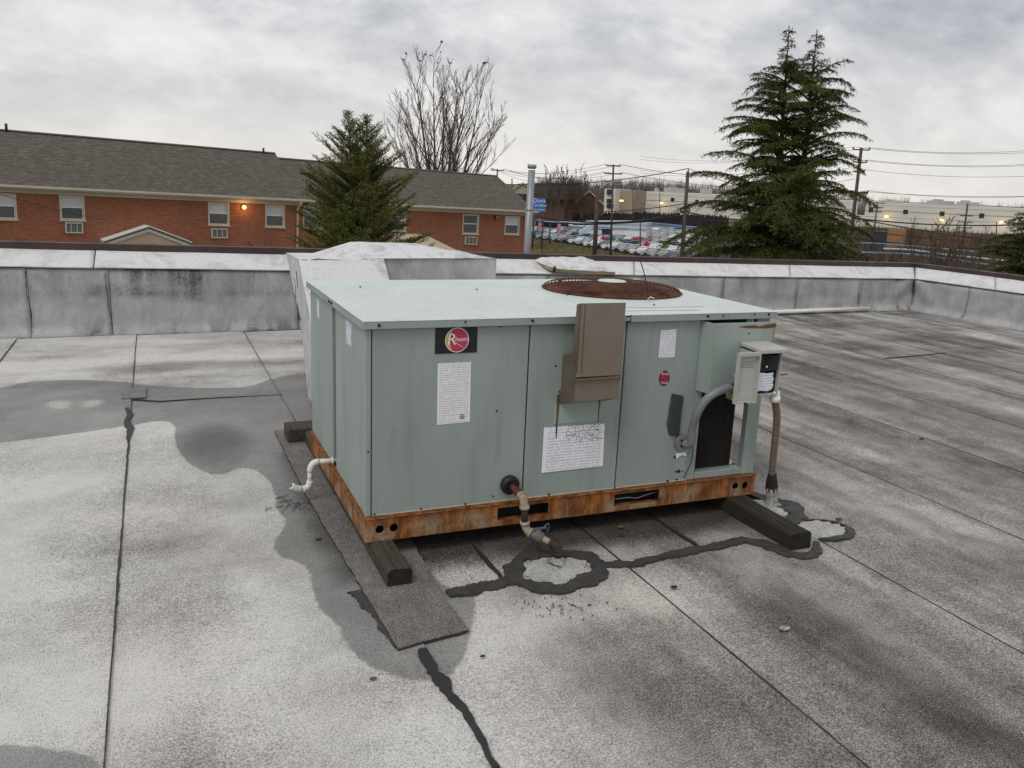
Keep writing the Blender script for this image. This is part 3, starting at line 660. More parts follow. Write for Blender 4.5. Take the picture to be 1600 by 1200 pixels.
duct = thing('air_duct', 'lumpy silver coated duct box between the green unit and the far wall', 'duct', (1.7, 6.6, 0))
XL, XM, XR = .985, 1.63, 2.57
fp = [(6.38, 1.015), (7.02, 1.005), (6.70, .76), (6.34, .565), (6.12, .40), (6.04, .05), (5.30, .05), (5.30, .12)]
ZT = 1.03
b = MB(); b.prism([(XL+.008, y, z-.006) for y, z in fp], (XM-XL-.012, 0, 0)); b.build('duct_core', M['ductgrey'], duct)
b = MB(); b.box((XM, 6.42, .02), (XR-.01, 7.3, ZT-.012)); b.build('duct_core', M['ductgrey'], duct)
o = patches('side_panel', [[(XL, 6.38, 1.015), (XL, 7.02, 1.005), (XL, 6.34, .565), (XL, 5.97, .69)], [(XL, 5.97, .69), (XL, 6.34, .565), (XL, 6.04, .05), (XL, 5.30, .05)]], M['ductgrey'], duct, .010, .12)
o = patches('sloped_panel', [[(XL, 6.375, 1.017), (XM, 6.385, 1.027), (XM, 5.31, .13), (XL, 5.30, .13)]], M['duct'], duct, .012, .10)
o = patches('front_panel', [[(XM+.003, 6.405, ZT), (XR, 6.39, ZT), (XR, 6.43, .35), (XM+.003, 6.41, .35)]], M['ductgrey'], duct, .015, .18)
o = patches('end_panel', [[(XR, 6.39, ZT), (XR, 7.25, ZT-.02), (XR, 7.25, .03), (XR, 6.43, .03)]], M['ductgrey'], duct, .012, .2)
tp = [(XL, 6.38, 1.017), (XR+.005, 6.385, ZT+.002), (XR, 7.2, .985), (XL, 7.03, 1.008)]
VV = []; nu, nv = 60, 26
for j in range(nv):
    for i in range(nu):
        u_, v_ = i/(nu-1), j/(nv-1); p = Vector(tp[0]).lerp(Vector(tp[1]), u_).lerp(Vector(tp[3]).lerp(Vector(tp[2]), u_), v_)
        h_ = .105*max(0, min(1, (u_-.14)/.20))*max(0, min(1, (1-u_)/.34))*math.sin(min(1, v_*1.25+.02)*math.pi*.62)**1.0
        k = min(1, 8*min(u_, 1-u_, v_, 1-v_)); VV.append(p+Vector((0, 0, h_+k*.012*(mnoise.noise(p*4)+.5*mnoise.noise(p*10)))))
FF = [[j*nu+i, j*nu+i+1, (j+1)*nu+i+1, (j+1)*nu+i] for j in range(nv-1) for i in range(nu-1)]
me = np_mesh('top_panel', np.array([tuple(v) for v in VV])-np.array(duct.location), FF, M['duct'], True); link('top_panel', me, duct); me.attributes.new('stain', 'FLOAT', 'POINT')
def crack(pts, parent, n_, off, wd=.006, name='coating_crack'):
    P = []
    for a in range(len(pts)-1):
        A, B_ = Vector(pts[a]), Vector(pts[a+1])
        for k in range(4): P.append(A.lerp(B_, k/4)+Vector(((random.random()-.5)*.018, 0, (random.random()-.5)*.018)))
    P.append(Vector(pts[-1])); P = [p+Vector(n_)*off for p in P]; b = MB(); b.tube(P, [wd*random.uniform(.3, 1) for _ in P], 4); return b.build(name, M['tar'], parent)
for pts in ([(1.0, 6.372, 1.013), (1.25, 6.372, 1.018), (1.5, 6.378, 1.024)], [(2.2, 6.378, 1.03), (2.38, 6.38, 1.03)]): crack(pts, duct, (0, -1, 0), .0, .004)
def side_crack(pts): b = MB(); b.tube([(XL-.008, y+random.uniform(-.012, .012), z+random.uniform(-.012, .012)) for y, z in pts for _ in (0, 1)], [.004*random.uniform(.3, 1) for _ in range(2*len(pts))], 4); b.build('coating_crack', M['tar'], duct)
side_crack([(6.6, .86), (6.52, .80), (6.5, .74), (6.56, .70)]); side_crack([(6.52, .70), (6.42, .66), (6.38, .62), (6.3, .58)]); side_crack([(6.45, .92), (6.42, .86), (6.40, .8)])

# ---------------------------------------------------------------- the rooftop unit
UX0, UX1, UY0, UY1, UZ0, UZT = .764, 2.864, 3.32, 4.696, .095, 1.066
unit = thing('rooftop_unit', 'sage green packaged air conditioning unit on a rusty base rail on the flat roof', 'air conditioner', (1.81, 4.0, UZ0))
FY = 3.345
# base rail: four plates with slots and round holes
def circ(cx, cz, r, n=18): return [(cx+r*math.cos(k*2*math.pi/n), cz+r*math.sin(k*2*math.pi/n)) for k in range(n)]
def rect(x0, z0, x1, z1): return [(x0, z0), (x1, z0), (x1, z1), (x0, z1)]
rz0, rz1 = .095, .202
hol = [circ(.840, .147, .019), circ(.903, .147, .019), circ(2.728, .147, .019), circ(2.790, .147, .019), rect(1.392, .118, 1.652, .180), rect(2.005, .118, 2.262, .180)]
b = MB(); b.plate(rect(.775, rz0, 2.850, rz1), hol, lambda x, z: (x, 3.332, z), (0, .004, 0)); rail = b.build('base_rail', M['rust'], unit)
b = MB(); b.plate(rect(3.336, rz0, 4.68, rz1), [], lambda y, z: (.775, y, z), (.004, 0, 0)); b.build('base_rail', M['rust'], unit)
b = MB(); b.plate(rect(3.336, rz0, 4.68, rz1), [], lambda y, z: (2.846, y, z), (.004, 0, 0)); b.build('base_rail', M['rust'], unit)
b = MB(); b.plate(rect(.775, rz0, 2.850, rz1), [rect(1.392, .118, 1.652, .180), rect(2.005, .118, 2.262, .180)], lambda x, z: (x, 4.68, z), (0, .004, 0)); b.build('base_rail', M['rust'], unit)
b = MB(); b.box((.770, 3.327, rz1-.004), (2.855, 3.352, rz1+.004)); b.build('rail_flange', M['rust'], unit)
b = MB(); b.box((.770, 3.353, rz1-.004), (.795, 4.69, rz1+.004)); b.build('rail_flange', M['rust'], unit)
b = MB(); b.box((.775, 3.332, rz0-.003), (2.85, 3.375, rz0)); b.build('rail_flange', M['rust'], unit)
b = MB(); b.box((.790, 3.36, .200), (2.84, 4.675, .206)); b.build('base_pan', M['black'], unit)
for x0 in (1.385, 1.998):
    b = MB(); b.box((x0, 3.345, .108), (x0+.27, 3.36, .119)); b.box((x0, 3.36, .10), (x0+.27, 4.66, .104)); b.build('fork_pocket', M['rust'], unit)
    b = MB(); b.box((x0-.004, 3.337, .104), (x0, 4.6, .19)); b.box((x0+.27, 3.337, .104), (x0+.274, 4.6, .19)); b.build('fork_pocket', M['black'], unit)
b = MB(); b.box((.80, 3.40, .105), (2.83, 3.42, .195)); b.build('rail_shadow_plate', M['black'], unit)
b = MB(); b.tube([(2.01, 3.345, .150), (2.09, 3.342, .152), (2.14, 3.342, .143), (2.20, 3.342, .156), (2.255, 3.345, .162)], .0022, 5); b.build('loose_wire', M['conduit'], unit)
# cabinet
zb = .207
b = MB(); b.box((.835, 3.365, zb), (2.425, 4.66, 1.03)); b.build('cabinet_core', M['black'], unit)
panels = [(.792+.016, 1.5155), (1.5225, 2.0090), (2.0160, 2.425)]
for k, (x0, x1) in enumerate(panels):
    b = MB(); b.box((x0, FY, zb), (x1, FY+.018, 1.028)); b.build('front_panel', M['green'], unit, bevel=.003)
for x0, x1 in panels:
    b = MB(); b.box((x0+.002, FY-.0016, zb+.0005), (x1-.002, FY-.0002, zb+.005)); b.build('panel_hem', M['cream'], unit)
b = MB(); b.box((.778, FY-.004, zb), (.803, FY+.03, 1.028)); b.build('corner_post', M['green'], unit, bevel=.003)
b = MB(); b.box((.782, 3.380, zb), (.80, 3.985, 1.028)); b.build('side_panel', M['green'], unit, bevel=.003)
b = MB(); b.box((.782, 4.075, zb), (.80, 4.672, 1.028)); b.build('side_panel', M['green'], unit, bevel=.003)
b = MB(); b.box((.820, 4.000, zb), (.826, 4.090, 1.028)); b.build('side_channel', M['green'], unit)
b = MB(); b.box((.80, 4.662, zb), (2.84, 4.678, 1.028)); b.build('back_panel', M['green'], unit)
# lid in two sections
def lid(x0, x1, nm):
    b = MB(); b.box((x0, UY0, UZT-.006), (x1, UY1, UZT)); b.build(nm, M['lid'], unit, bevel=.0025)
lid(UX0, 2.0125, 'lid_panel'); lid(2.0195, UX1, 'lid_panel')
lp = UZT-.033
for x0, x1 in ((UX0+.001, 1.988), (2.0185, UX1-.001)):
    b = MB(); b.box((x0, UY0, lp), (x1, UY0+.006, UZT-.0065)); b.box((x0, UY0-.003, lp-.001), (x1, UY0+.003, lp+.002)); b.build('lid_lip', M['green'], unit)
b = MB(); b.box((UX0, UY0+.001, lp), (UX0+.006, UY1, UZT-.0065)); b.box((UX0-.003, UY0, lp-.001), (UX0+.003, UY1, lp+.002)); b.build('lid_lip', M['green'], unit)
b = MB(); b.box((UX1-.006, UY0+.007, lp), (UX1, UY1, UZT-.0065)); b.build('lid_lip', M['green'], unit)
b = MB(); b.box((UX0+.007, UY1-.006, lp), (UX1-.007, UY1, UZT-.0065)); b.build('lid_lip', M['green'], unit)
b = MB(); b.box((UX0+.01, UY0+.008, 1.03), (UX1-.01, UY1-.01, 1.055)); b.build('lid_underside', M['black'], unit)
b = MB(); b.box((1.992, UY0+.002, lp+.004), (2.014, UY0+.008, UZT-.012)); b.build('lid_joint_bracket', M['green'], unit)
# weathered creases on the right lid section
for yy, x0, x1 in ((3.52, 2.05, 2.55), (3.42, 2.04, 2.45)):
    b = MB(); b.tube([(x0, yy, UZT), (x1, yy-.015, UZT)], .0022, 5); b.build('lid_crease', M['green'], unit)
# screws share one mesh
b = MB(); b.tube([(0, 0, 0), (0, -.0035, 0)], .0065, 8); b.tube([(0, -.0035, 0), (0, -.007, 0)], [.0045, .004], 6); scr0 = b.build('screw', M['screw'], unit, origin=(0, 0, 0)); scr0.location = Vector((.83, UY0, 1.047))-unit.location
def screw(p, sc_=1., rz=0.):
    c = scr0.copy(); col.objects.link(c); c.parent = unit; c.location = Vector(p)-unit.location; c.scale = (sc_,)*3; c.rotation_euler = (0, 0, rz); return c
for x, y, s in ((727,503,.7), (832,501,1), (1106,494,1), (1130,493,.7), (1179,491,.7), (1201,491,1)): p = on_y(x, y, UY0); screw(p, s)
for x, y, s in ((585,808,.7), (658,798,.7), (727,790,.8), (770,775,.6), (857,775,.9), (1042,759,.9), (1057,749,.9)):
    p = on_y(x, y, FY); screw((p.x, FY, max(.215, p.z)), s)
for x, y, s in ((575,705,1), (782,510,.7), (776,642,.7), (868,572,.7), (874,612,.7), (707,551,.6)): p = on_y(x, y, FY); screw(p, s)
for yy in (4.03, 3.97): screw((UX0, yy, 1.045), 1.1, R(-90))
for (x, y) in ((563,449), (887,461), (1057,464), (1022,477), (745,453)):
    p = on_z(x, y, UZT); c = screw(p, .9); c.rotation_euler = (R(-90), 0, 0)
# open condenser bay on the right
def post(x0, y0, x1, y1): b = MB(); b.box((x0, y0, zb), (x1, y1, 1.028)); return b.build('corner_post', M['green'], unit, bevel=.003)
b = MB(); b.prism([(2.765, FY, zb), (2.842, FY, zb), (2.842, FY+.06, zb), (2.836, FY+.06, zb), (2.836, FY+.006, zb), (2.765, FY+.006, zb)], (0, 0, .82)); b.build('corner_post', M['greenlite'], unit)
b = MB(); b.box((2.765, FY+.006, zb), (2.770, FY+.035, 1.028)); b.build('post_return', M['green'], unit)
b = MB(); b.prism([(2.842, 4.676, zb), (2.842, 4.60, zb), (2.836, 4.60, zb), (2.836, 4.661, zb)], (0, 0, .82)); b.build('corner_post', M['green'], unit)
b = MB(); b.box((2.475, FY, zb), (2.764, FY+.05, .243)); b.build('bay_sill', M['green'], unit, bevel=.003)
b = MB(); b.box((2.426, FY+.001, zb), (2.472, FY+.016, 1.02)); b.build('bay_jamb', M['green'], unit, bevel=.002)
b = MB(); b.box((2.474, 3.395, .243), (2.723, 3.425, 1.02)); b.build('condenser_coil', M['coil'], unit)
b = MB(); b.box((2.695, 3.426, .243), (2.723, 4.64, 1.02)); b.build('condenser_coil', M['coil'], unit)
b = MB()
for k in range(24): b.box((2.476+k*.0103, 3.389, .25), (2.4785+k*.0103, 3.3945, 1.01))
b.build('coil_fins', M['coil'], unit, kind='stuff')
b = MB(); b.box((2.725, FY+.004, zb+.001), (2.764, 4.60, .222)); b.build('bay_floor', M['greenlite'], unit)
b = MB(); b.tube([(2.735, 3.40, .252), (2.75, 3.46, .262), (2.76, 3.55, .258)], .011, 8); b.build('drain_stub', M['pvc'], unit)
b = MB(); b.box((2.70, FY+.002, .99), (2.735, FY+.006, 1.03)); b.build('bay_bracket', M['greenlite'], unit)
# electrical cover pulled proud of the bay
cx0, cx1, cY, cz0, cz1 = 2.458, 2.816, 3.268, .672, 1.020
b = MB(); b.prism([(2.428, FY-.002, cz0+.008), (cx0, cY, cz0), (cx0, cY, cz1), (2.428, FY-.002, cz1+.004)], (.004, .003, 0)); b.build('cover_flank', M['green'], unit)
b = MB(); b.box((cx0, cY, cz0), (cx1, cY+.004, cz1)); b.box((cx0, cY+.004, cz1-.004), (cx1, cY+.022, cz1)); b.box((cx1-.004, cY+.004, cz0), (cx1, cY+.02, cz1-.004)); b.build('electrical_cover', M['greenlite'], unit)
b = MB(); b.box((2.44, FY+.002, cz0+.02), (2.70, FY+.04, 1.025)); b.build('cover_cavity', M['black'], unit)
P = [on_y(x, y, cY-.0012) for x, y in ((1153,511),(1166,509),(1180,508),(1187,510),(1199,507),(1213,505),(1213,511),(1199,513),(1186,513),(1170,513))]
b = MB(); b.prism(P, (0, .0008, 0)); b.build('rust_scar', M['pan'], unit)
b = MB(); b.box((cx1-.013, cY-.0011, .86), (cx1-.003, cY-.0004, 1.0)); b.build('rust_scar', M['tan'], unit)
p = on_y(1170, 521, cY); screw(p, .6)
# fan guard with rusty pan
fc = Vector((2.385, 4.165, UZT)); FR = .385
b = MB(); b.tube([fc+Vector((0, 0, -.004)), fc+Vector((0, 0, .004))], FR, 48); b.build('fan_opening', M['pan'], unit)
b = MB(); b.ring(fc+Vector((0, 0, .0055)), FR*.985, FR*1.035, (0, 0, 1), 56); b.build('fan_flange', M['grille'], unit)
def wire_ring(r, z, wr=.0032, n=64):
    b = MB(); b.tube([(fc.x+r*math.cos(a), fc.y+r*math.sin(a), z) for a in np.linspace(0, 2*math.pi, n+1)], wr, 5, cap=False); return b
zr = lambda r: UZT+.012+.040*(1-(r/FR)**2)**.5 if r < FR else UZT+.01
for k in range(16):
    r_ = .095+(FR-.10)*k/15; wire_ring(r_, zr(r_)).build('guard_ring', M['grille'], unit)
for k in range(8):
    a = k*math.pi/4+.42; b = MB(); b.tube([(fc.x+r_*math.cos(a), fc.y+r_*math.sin(a), zr(r_)-.005) for r_ in np.linspace(.07, FR+.008, 9)], .0045, 5); b.build('guard_spoke', M['grille'], unit)
b = MB(); b.tube([fc+Vector((0, 0, .046)), fc+Vector((0, 0, .052)), fc+Vector((0, 0, .056))], [.082, .082, .074], 28); b.build('motor_cap', M['lid'], unit)
for k in range(4):
    a = k*math.pi/2+.5; b = MB(); r0, r1 = .06, .335
    b.prism([(fc.x+r0*math.cos(a-.3), fc.y+r0*math.sin(a-.3), UZT+.008), (fc.x+r1*math.cos(a-.34), fc.y+r1*math.sin(a-.34), UZT+.006), (fc.x+r1*math.cos(a+.34), fc.y+r1*math.sin(a+.34), UZT+.022), (fc.x+r0*math.cos(a+.3), fc.y+r0*math.sin(a+.3), UZT+.020)], (0, 0, .002)); b.build('fan_blade', M['pan'], unit)
wp = [on_z(1013, 466, UZT+.02)]; wy = wp[0].y
b = MB(); b.tube([on_y(x, y, wy) for x, y in ((1013,466), (1011,450), (1008,432), (1004,418), (1001,409), (1001,406))], .0028, 5); b.build('loose_cable', M['cable'], unit)
b = MB(); b.tube([on_y(x, y, wy) for x, y in ((976,453), (983,459), (990,464))], .003, 5); b.build('loose_cable', M['cable'], unit)
b = MB(); b.tube([on_z(1012, 468, UZT+.008), on_z(1016, 464, UZT+.03), on_z(1022, 466, UZT+.02)], .0035, 5); b.build('tie_strap', M['white'], unit)
# flue hood
fx0, fx1, fy = 1.686, 1.912, 3.205
b = MB()
sideP = lambda x: [(x, FY-.002, .880), (x, fy+.045, .915), (x, fy+.030, 1.132), (x, fy, 1.140), (x, fy, .815), (x, fy+.004, .700), (x, FY-.002, .655)]
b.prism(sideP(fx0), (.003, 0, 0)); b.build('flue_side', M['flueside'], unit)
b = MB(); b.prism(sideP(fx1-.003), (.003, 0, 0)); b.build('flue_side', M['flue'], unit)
b = MB(); b.box((fx0, fy-.004, .812), (fx1, fy, 1.141)); flu = b.build('flue_hood', M['flue'], unit, bevel=.001)
b = MB(); b.prism([(fx0+.003, fy, 1.139), (fx0+.003, fy+.030, 1.131), (fx1-.003, fy+.030, 1.131), (fx1-.003, fy, 1.139)], (0, 0, .002)); b.build('flue_top', M['flue'], unit)
b = MB(); b.box((fx0+.003, fy+.026, .80), (fx1-.003, fy+.030, 1.130)); b.build('flue_back', M['black'], unit)
b = MB(); b.prism([(fx0-.001, fy-.004, .806), (fx1+.001, fy-.004, .810), (fx1+.001, fy-.012, .800), (fx0-.001, fy-.012, .796)], (0, .016, -.007)); b.build('flue_seam', M['flueedge'], unit)
b = MB(); b.prism([(fx0, fy, .797), (fx1, fy, .797), (fx1-.002, fy+.006, .700), (fx0+.002, fy+.006, .700)], (0, .003, 0)); b.build('flue_skirt', M['flue'], unit)
b = MB(); b.box((fx0-.001, fy-.005, .83), (fx0+.003, fy-.001, 1.138)); b.box((fx0+.022, fy-.0055, .83), (fx0+.025, fy-.0035, 1.138)); b.build('flue_edge', M['flueedge'], unit)
b = MB(); b.prism([(1.668, FY-.0042, .70), (1.684, FY-.0042, .70), (1.680, FY-.0042, .60), (1.677, FY-.0042, .49), (1.671, FY-.0042, .49), (1.670, FY-.0042, .60)], (0, .0012, 0)); b.build('rust_run', M['flueedge'], unit)
b = MB(); b.prism([(1.888, FY-.0042, .66), (1.896, FY-.0042, .66), (1.893, FY-.0042, .55), (1.890, FY-.0042, .55)], (0, .0012, 0)); b.build('rust_run', M['flueedge'], unit)
b = MB(); b.box((1.655, FY-.003, .560), (1.90, FY-.001, .655)); b.build('flue_lower_flange', M['greenlite'], unit)
# nameplate, labels
b = MB(); b.box((1.078, FY-.003, .9135), (1.268, FY-.0005, 1.0265)); npl = b.build('nameplate', M['nameplate'], unit)
ec = Vector((1.176, FY-.0032, .971)); nY = (0, -1, 0)
b = MB(); b.disc(ec, .054, nY, 32); b.build('emblem', M['white'], npl)
b = MB(); b.disc(ec+Vector((0, -.0006, 0)), .0505, nY, 32); b.build('emblem', M['red'], npl)
b = MB(); aa = np.linspace(R(115), R(245), 12); pts = [(ec.x+.050*math.cos(a), ec.y-.0010, ec.z+.050*math.sin(a)) for a in aa]+[(ec.x-.020+.012*math.cos(a), ec.y-.0010, ec.z+.04*math.sin(a)) for a in aa[::-1]]
b.prism(pts, (0, .0003, 0)); b.build('emblem', M['gold'], npl)
text('R', .070, M['white'], npl, ec+Vector((-.026, -.0016, .002)), (R(90), 0, 0), shear=.12, depth=.0004)
text('heem', .0265, M['white'], npl, ec+Vector((.0195, -.0016, .003)), (R(90), 0, 0), shear=.15, depth=.0004)
b = MB(); b.tube([ec+Vector((-.005, -.002, -.012)), ec+Vector((.015, -.002, -.026)), ec+Vector((.036, -.002, -.036))], .0012, 5); b.build('emblem_line', M['white'], npl)
def label_quad(px, mt, nm='label', Y=FY-.0016): 
    P = [on_y(x, y, Y) for x, y in px]; b = MB(); b.prism(P, (0, .0012, 0)); return b.build(nm, mt, unit)
lb1 = label_quad([(683,664),(734,659),(736,565),(684,568)], M['lab1'], 'rating_label')
u0 = on_y(722, 651, FY-.0018); b = MB(); b.ring(u0, .0085, .0115, nY, 20); b.build('approval_mark', M['screw'], lb1)
b = MB(); 
for k in range(3):
    a0, a1 = R(90+120*k), R(210+120*k); b.tube([u0+Vector((.006*math.cos(a0), -.0002, .006*math.sin(a0))), u0+Vector((.006*math.cos(a1), -.0002, .006*math.sin(a1)))], .0011, 4)
b.build('approval_mark', M['screw'], lb1)
label_quad([(846,739),(942,728),(945,661),(850,668)], M['lab2'], 'wiring_label', FY-.0042)
label_quad([(1029,559),(1054,558),(1057,514),(1033,516)], M['lab3'], 'small_label')
ss = on_y(1038, 591, FY-.002); b = MB(); b.disc(ss, .033, nY, 26, .92, 1.18); stk = b.build('round_sticker', M['maroon'], unit)
b = MB(); sp = [(ss.x+.0045*0+(.0016+.0030*a/ math.pi)*math.cos(a)*1., ss.y-.0009, ss.z+(.0016+.0030*a/math.pi)*math.sin(a)*1.15) for a in np.linspace(0, 6.2*math.pi, 70)]; b.tube(sp, .0019, 4); b.build('spiral_print', M['red'], stk)
text('Scroll', .0175, M['white'], stk, ss+Vector((0, -.0018, .022)), (R(90), R(8), 0), depth=.0003); text('Inside', .0175, M['white'], stk, ss+Vector((.002, -.0018, -.022)), (R(90), R(8), 0), depth=.0003)
def side_label(y0, y1, z0, z1, mt): b = MB(); b.box((.7805, y0, z0), (.7818, y1, z1)); b.build('small_label', mt, unit)
def m_sl(): return m_label('side_label_print', 8, (.70, .72, .76), freq=9, wear=.6)
def sidelab():
    t = NT('side_label_print'); n = t.noise(40, 4, .7); return t.out(t.mix(t.rng(n, .4, .62), (.66, .69, .76), (.36, .42, .44)), .5)
M['lab5'] = sidelab(); side_label(4.40, 4.47, .90, 1.0, M['lab5']); side_label(3.62, 3.73, .90, 1.005, M['lab5'])
# gas grommet, insulated line, whip fitting
g0 = Vector((1.448, FY, .288)); b = MB(); b.tube([g0+Vector((0, -.002, 0)), g0+Vector((.001, -.022, 0)), g0+Vector((.002, -.028, -.001))], [.045, .045, .036], 20); b.build('gas_grommet', M['rubber'], unit)
b = MB(); P = [on_y(x, y, FY-.012) for x, y in ((1051,615),(1069,619),(1065,650),(1062,682),(1047,681),(1043,664))]; b.prism(P, (0, .0105, 0)); b.build('line_insulation', M['slate'], unit, bevel=.004)
jb = on_y(1068, 692, FY-.016); b = MB(); b.disc(jb+Vector((0, 0, 0)), .001, nY, 4); b = MB(); b.tube([jb, jb+Vector((0, .014, 0))], .044, 20); b.build('whip_fitting', M['conduit'], unit)
for dz in (.014, -.016): b = MB(); b.tube([jb+Vector((-.012, -.003, dz)), jb+Vector((-.012, .002, dz))], .006, 8); b.build('fitting_screw', M['screw'], unit)
wpth = [jb+Vector((.006, -.004, -.004)), jb+Vector((.012, -.045, .01))]+[on_y(x, y, Y) for x, y, Y in ((1082,668,3.27), (1090,645,3.235), (1101,627,3.215), (1117,614,3.20), (1135,607,3.20), (1155,602,3.20), (1185,598,3.20))]
def spline(P, n=8):
    P = [Vector(p) for p in P]; Q = []
    for i in range(len(P)-1):
        p0, p1, p2, p3 = P[max(i-1, 0)], P[i], P[i+1], P[min(i+2, len(P)-1)]
        for k in range(n):
            t = k/n; Q.append(.5*((2*p1)+(p2-p0)*t+(2*p0-5*p1+4*p2-p3)*t*t+(3*p1-p0-3*p2+p3)*t**3))
    return Q+[P[-1]]
b = MB(); b.tube(spline(wpth), .0205, 12); b.build('electrical_whip', M['conduit'], unit)
b = MB(); b.prism([on_y(x, y, FY-.006) for x, y in ((1056,709),(1071,706),(1073,713),(1065,711),(1057,717))], (0, .0015, 0)); b.build('torn_tag', M['white'], unit)
b = MB(); b.tube(spline([on_y(x, y, FY-.008) for x, y in ((1083,700),(1081,718),(1075,733),(1068,747))]), .0022, 5); b.build('thin_wire', M['cable'], unit)
for x, y, s in ((1054,714,.9), (1056,737,.8), (1060,736,1.3), (1066,736,.6), (1071,722,.6)): p = on_y(x, y, FY); screw((p.x, FY+.001, p.z), s)
# ---------------------------------------------------------------- disconnect box on the cover
DX0, DX1, DYf, DYb, DZ0, DZ1 = 2.614, 2.752, 3.125, cY-.002, .692, .898
dis = thing('disconnect_box', 'grey electrical disconnect box with its door hanging open at the right end of the unit', 'electrical box', ((DX0+DX1)/2, (DYf+DYb)/2, DZ0))
b = MB(); b.box((DX0, DYb-.004, DZ0), (DX1, DYb, DZ1)); b.box((DX0, DYf, DZ0), (DX0+.004, DYb-.004, DZ1)); b.box((DX1-.004, DYf, DZ0), (DX1, DYb-.004, DZ1)); b.box((DX0+.004, DYf, DZ0), (DX1-.004, DYb-.004, DZ0+.004)); b.build('enclosure', M['boxgrey'], dis)
b = MB(); b.prism([(DX0-.004, DYf-.022, DZ1+.002), (DX1+.014, DYf-.022, DZ1+.002), (DX1+.014, DYb-.001, DZ1+.012), (DX0-.004, DYb-.001, DZ1+.012)], (0, 0, .020)); b.build('rain_cap', M['boxgrey'], dis, bevel=.003)
b = MB(); b.box((DX0+.006, DYf+.022, DZ0+.006), (DX1-.006, DYf+.03, DZ1)); b.build('dead_front', M['black'], dis)
b = MB(); b.box((DX0+.012, DYf+.004, DZ0+.118), (DX1-.014, DYf+.022, DZ1-.012)); b.build('breaker', M['rubber'], dis, bevel=.004)
for dx, dz in ((.058, .176), (.052, .146)):
    b = MB(); b.box((DX0+dx-.016, DYf-.004, DZ0+dz-.009), (DX0+dx+.022, DYf+.004, DZ0+dz+.009)); b.build('breaker_handle', M['screw'], dis, bevel=.003)
b = MB(); b.box((DX0+.044, DYf-.005, DZ0+.138), (DX0+.054, DYf-.003, DZ0+.146)); b.build('breaker_mark', M['white'], dis)
P = [(DX0+.010, DZ0+.018), (DX0+.045, DZ0+.020), (DX0+.085, DZ0+.016), (DX0+.108, DZ0+.024), (DX0+.115, DZ0+.045), (DX0+.108, DZ0+.058), (DX0+.114, DZ0+.075), (DX0+.106, DZ0+.088), (DX0+.108, DZ0+.108), (DX0+.07, DZ0+.104), (DX0+.04, DZ0+.110), (DX0+.012, DZ0+.106), (DX0+.016, DZ0+.08), (DX0+.008, DZ0+.06), (DX0+.014, DZ0+.04)]
b = MB(); b.prism([(x, DYf+.012, z) for x, z in P], (0, .001, 0)); b.build('instruction_label', M['lab4'], dis)
b = MB(); b.box((DX0+.062, DYf-.001, DZ0+.002), (DX0+.07, DYf+.004, DZ0+.012)); b.build('latch_tab', M['galv'], dis)
b = MB(); hx = DX0-.004; dx0 = 2.486; dt = .018
b.box((dx0, DYf-.004, .663), (hx, DYf, .908)); b.box((dx0, DYf-.004-dt, .663), (dx0+.006, DYf-.004, .908)); b.box((hx-.006, DYf-.004-dt, .663), (hx, DYf-.004, .908)); b.box((dx0+.006, DYf-.004-dt, .892), (hx-.006, DYf-.004, .908)); b.box((dx0+.006, DYf-.004-dt, .663), (hx-.006, DYf-.004, .671))
b.box((dx0+.006, DYf-.014, .671), (hx-.006, DYf-.004, .712)); door_ = b.build('door', M['boxgrey'], dis)
b = MB(); b.box((dx0+.05, DYf-.024, .6625), (dx0+.068, DYf-.016, .668)); b.build('latch_slot', M['black'], door_)
b = MB(); b.disc((hx-.03, DYf-.0046, .73), .004, nY, 8); b.build('door_dimple', M['white'], door_)
b = MB()
for k in range(5): b.box((dx0+.014, DYf-.0048, .862-k*.007), (hx-.018-.01*(k % 2), DYf-.0042, .8645-k*.007))
b.build('door_print', M['conduit'], door_)
b = MB(); b.tube([(hx+.001, DYf-.002, .67), (hx+.001, DYf-.002, .905)], .004, 8); b.build('hinge', M['boxgrey'], dis)
b = MB(); b.tube([(DX0-.10, DYf+.06, DZ0+.075), (DX0-.03, DYf+.06, DZ0+.08), (DX0+.002, DYf+.06, DZ0+.08)], .023, 12); b.build('whip_connector', M['conduit'], dis)
b = MB(); b.box((2.545, 3.2, .655), (2.572, 3.25, .692)); b.build('bracket', M['tan'], dis)
# flexible conduit riser
cnd = thing('conduit_riser', 'corroded flexible conduit rising from a white coated roof sleeve to the electrical box', 'conduit', (2.97, 3.33, 0))
b = MB(); b.tube([(2.760, 3.150, .702), (2.762, 3.151, .675), (2.763, 3.152, .672), (2.765, 3.153, .648)], [.020, .020, .026, .026], 14); b.build('bushing', M['white'], cnd)
cp = spline([(2.766, 3.156, .655), on_y(1214, 652, 3.19), on_y(1211, 690, 3.235), on_y(1208, 718, 3.27), on_y(1206, 745, 3.30)], 10)
b = MB(); b.tube(cp, .0150, 12); b.build('flexible_tube', M['flex'], cnd)
fine = spline(cp, 6); rib0 = None
L = 0; nextL = .004; prev = fine[0]
for i in range(1, len(fine)):
    L += (fine[i]-prev).length
    if L > nextL:
        nextL += .0115; d = (fine[i]-prev).normalized()
        if rib0 is None:
            b = MB(); b.tube([(.0165*math.cos(a), .0165*math.sin(a), 0) for a in np.linspace(0, 2*math.pi, 15)], .0026, 4, cap=False); rib0 = b.build('conduit_rib', M['flexring'], cnd, origin=(0, 0, 0)); ro = rib0
        else: ro = rib0.copy(); col.objects.link(ro)
        ro.parent = cnd; ro.location = fine[i]-cnd.location; ro.rotation_euler = d.to_track_quat('Z', 'Y').to_euler()
    prev = fine[i]
s0, s1 = cp[-1], Vector((2.985, 3.335, .0)); 
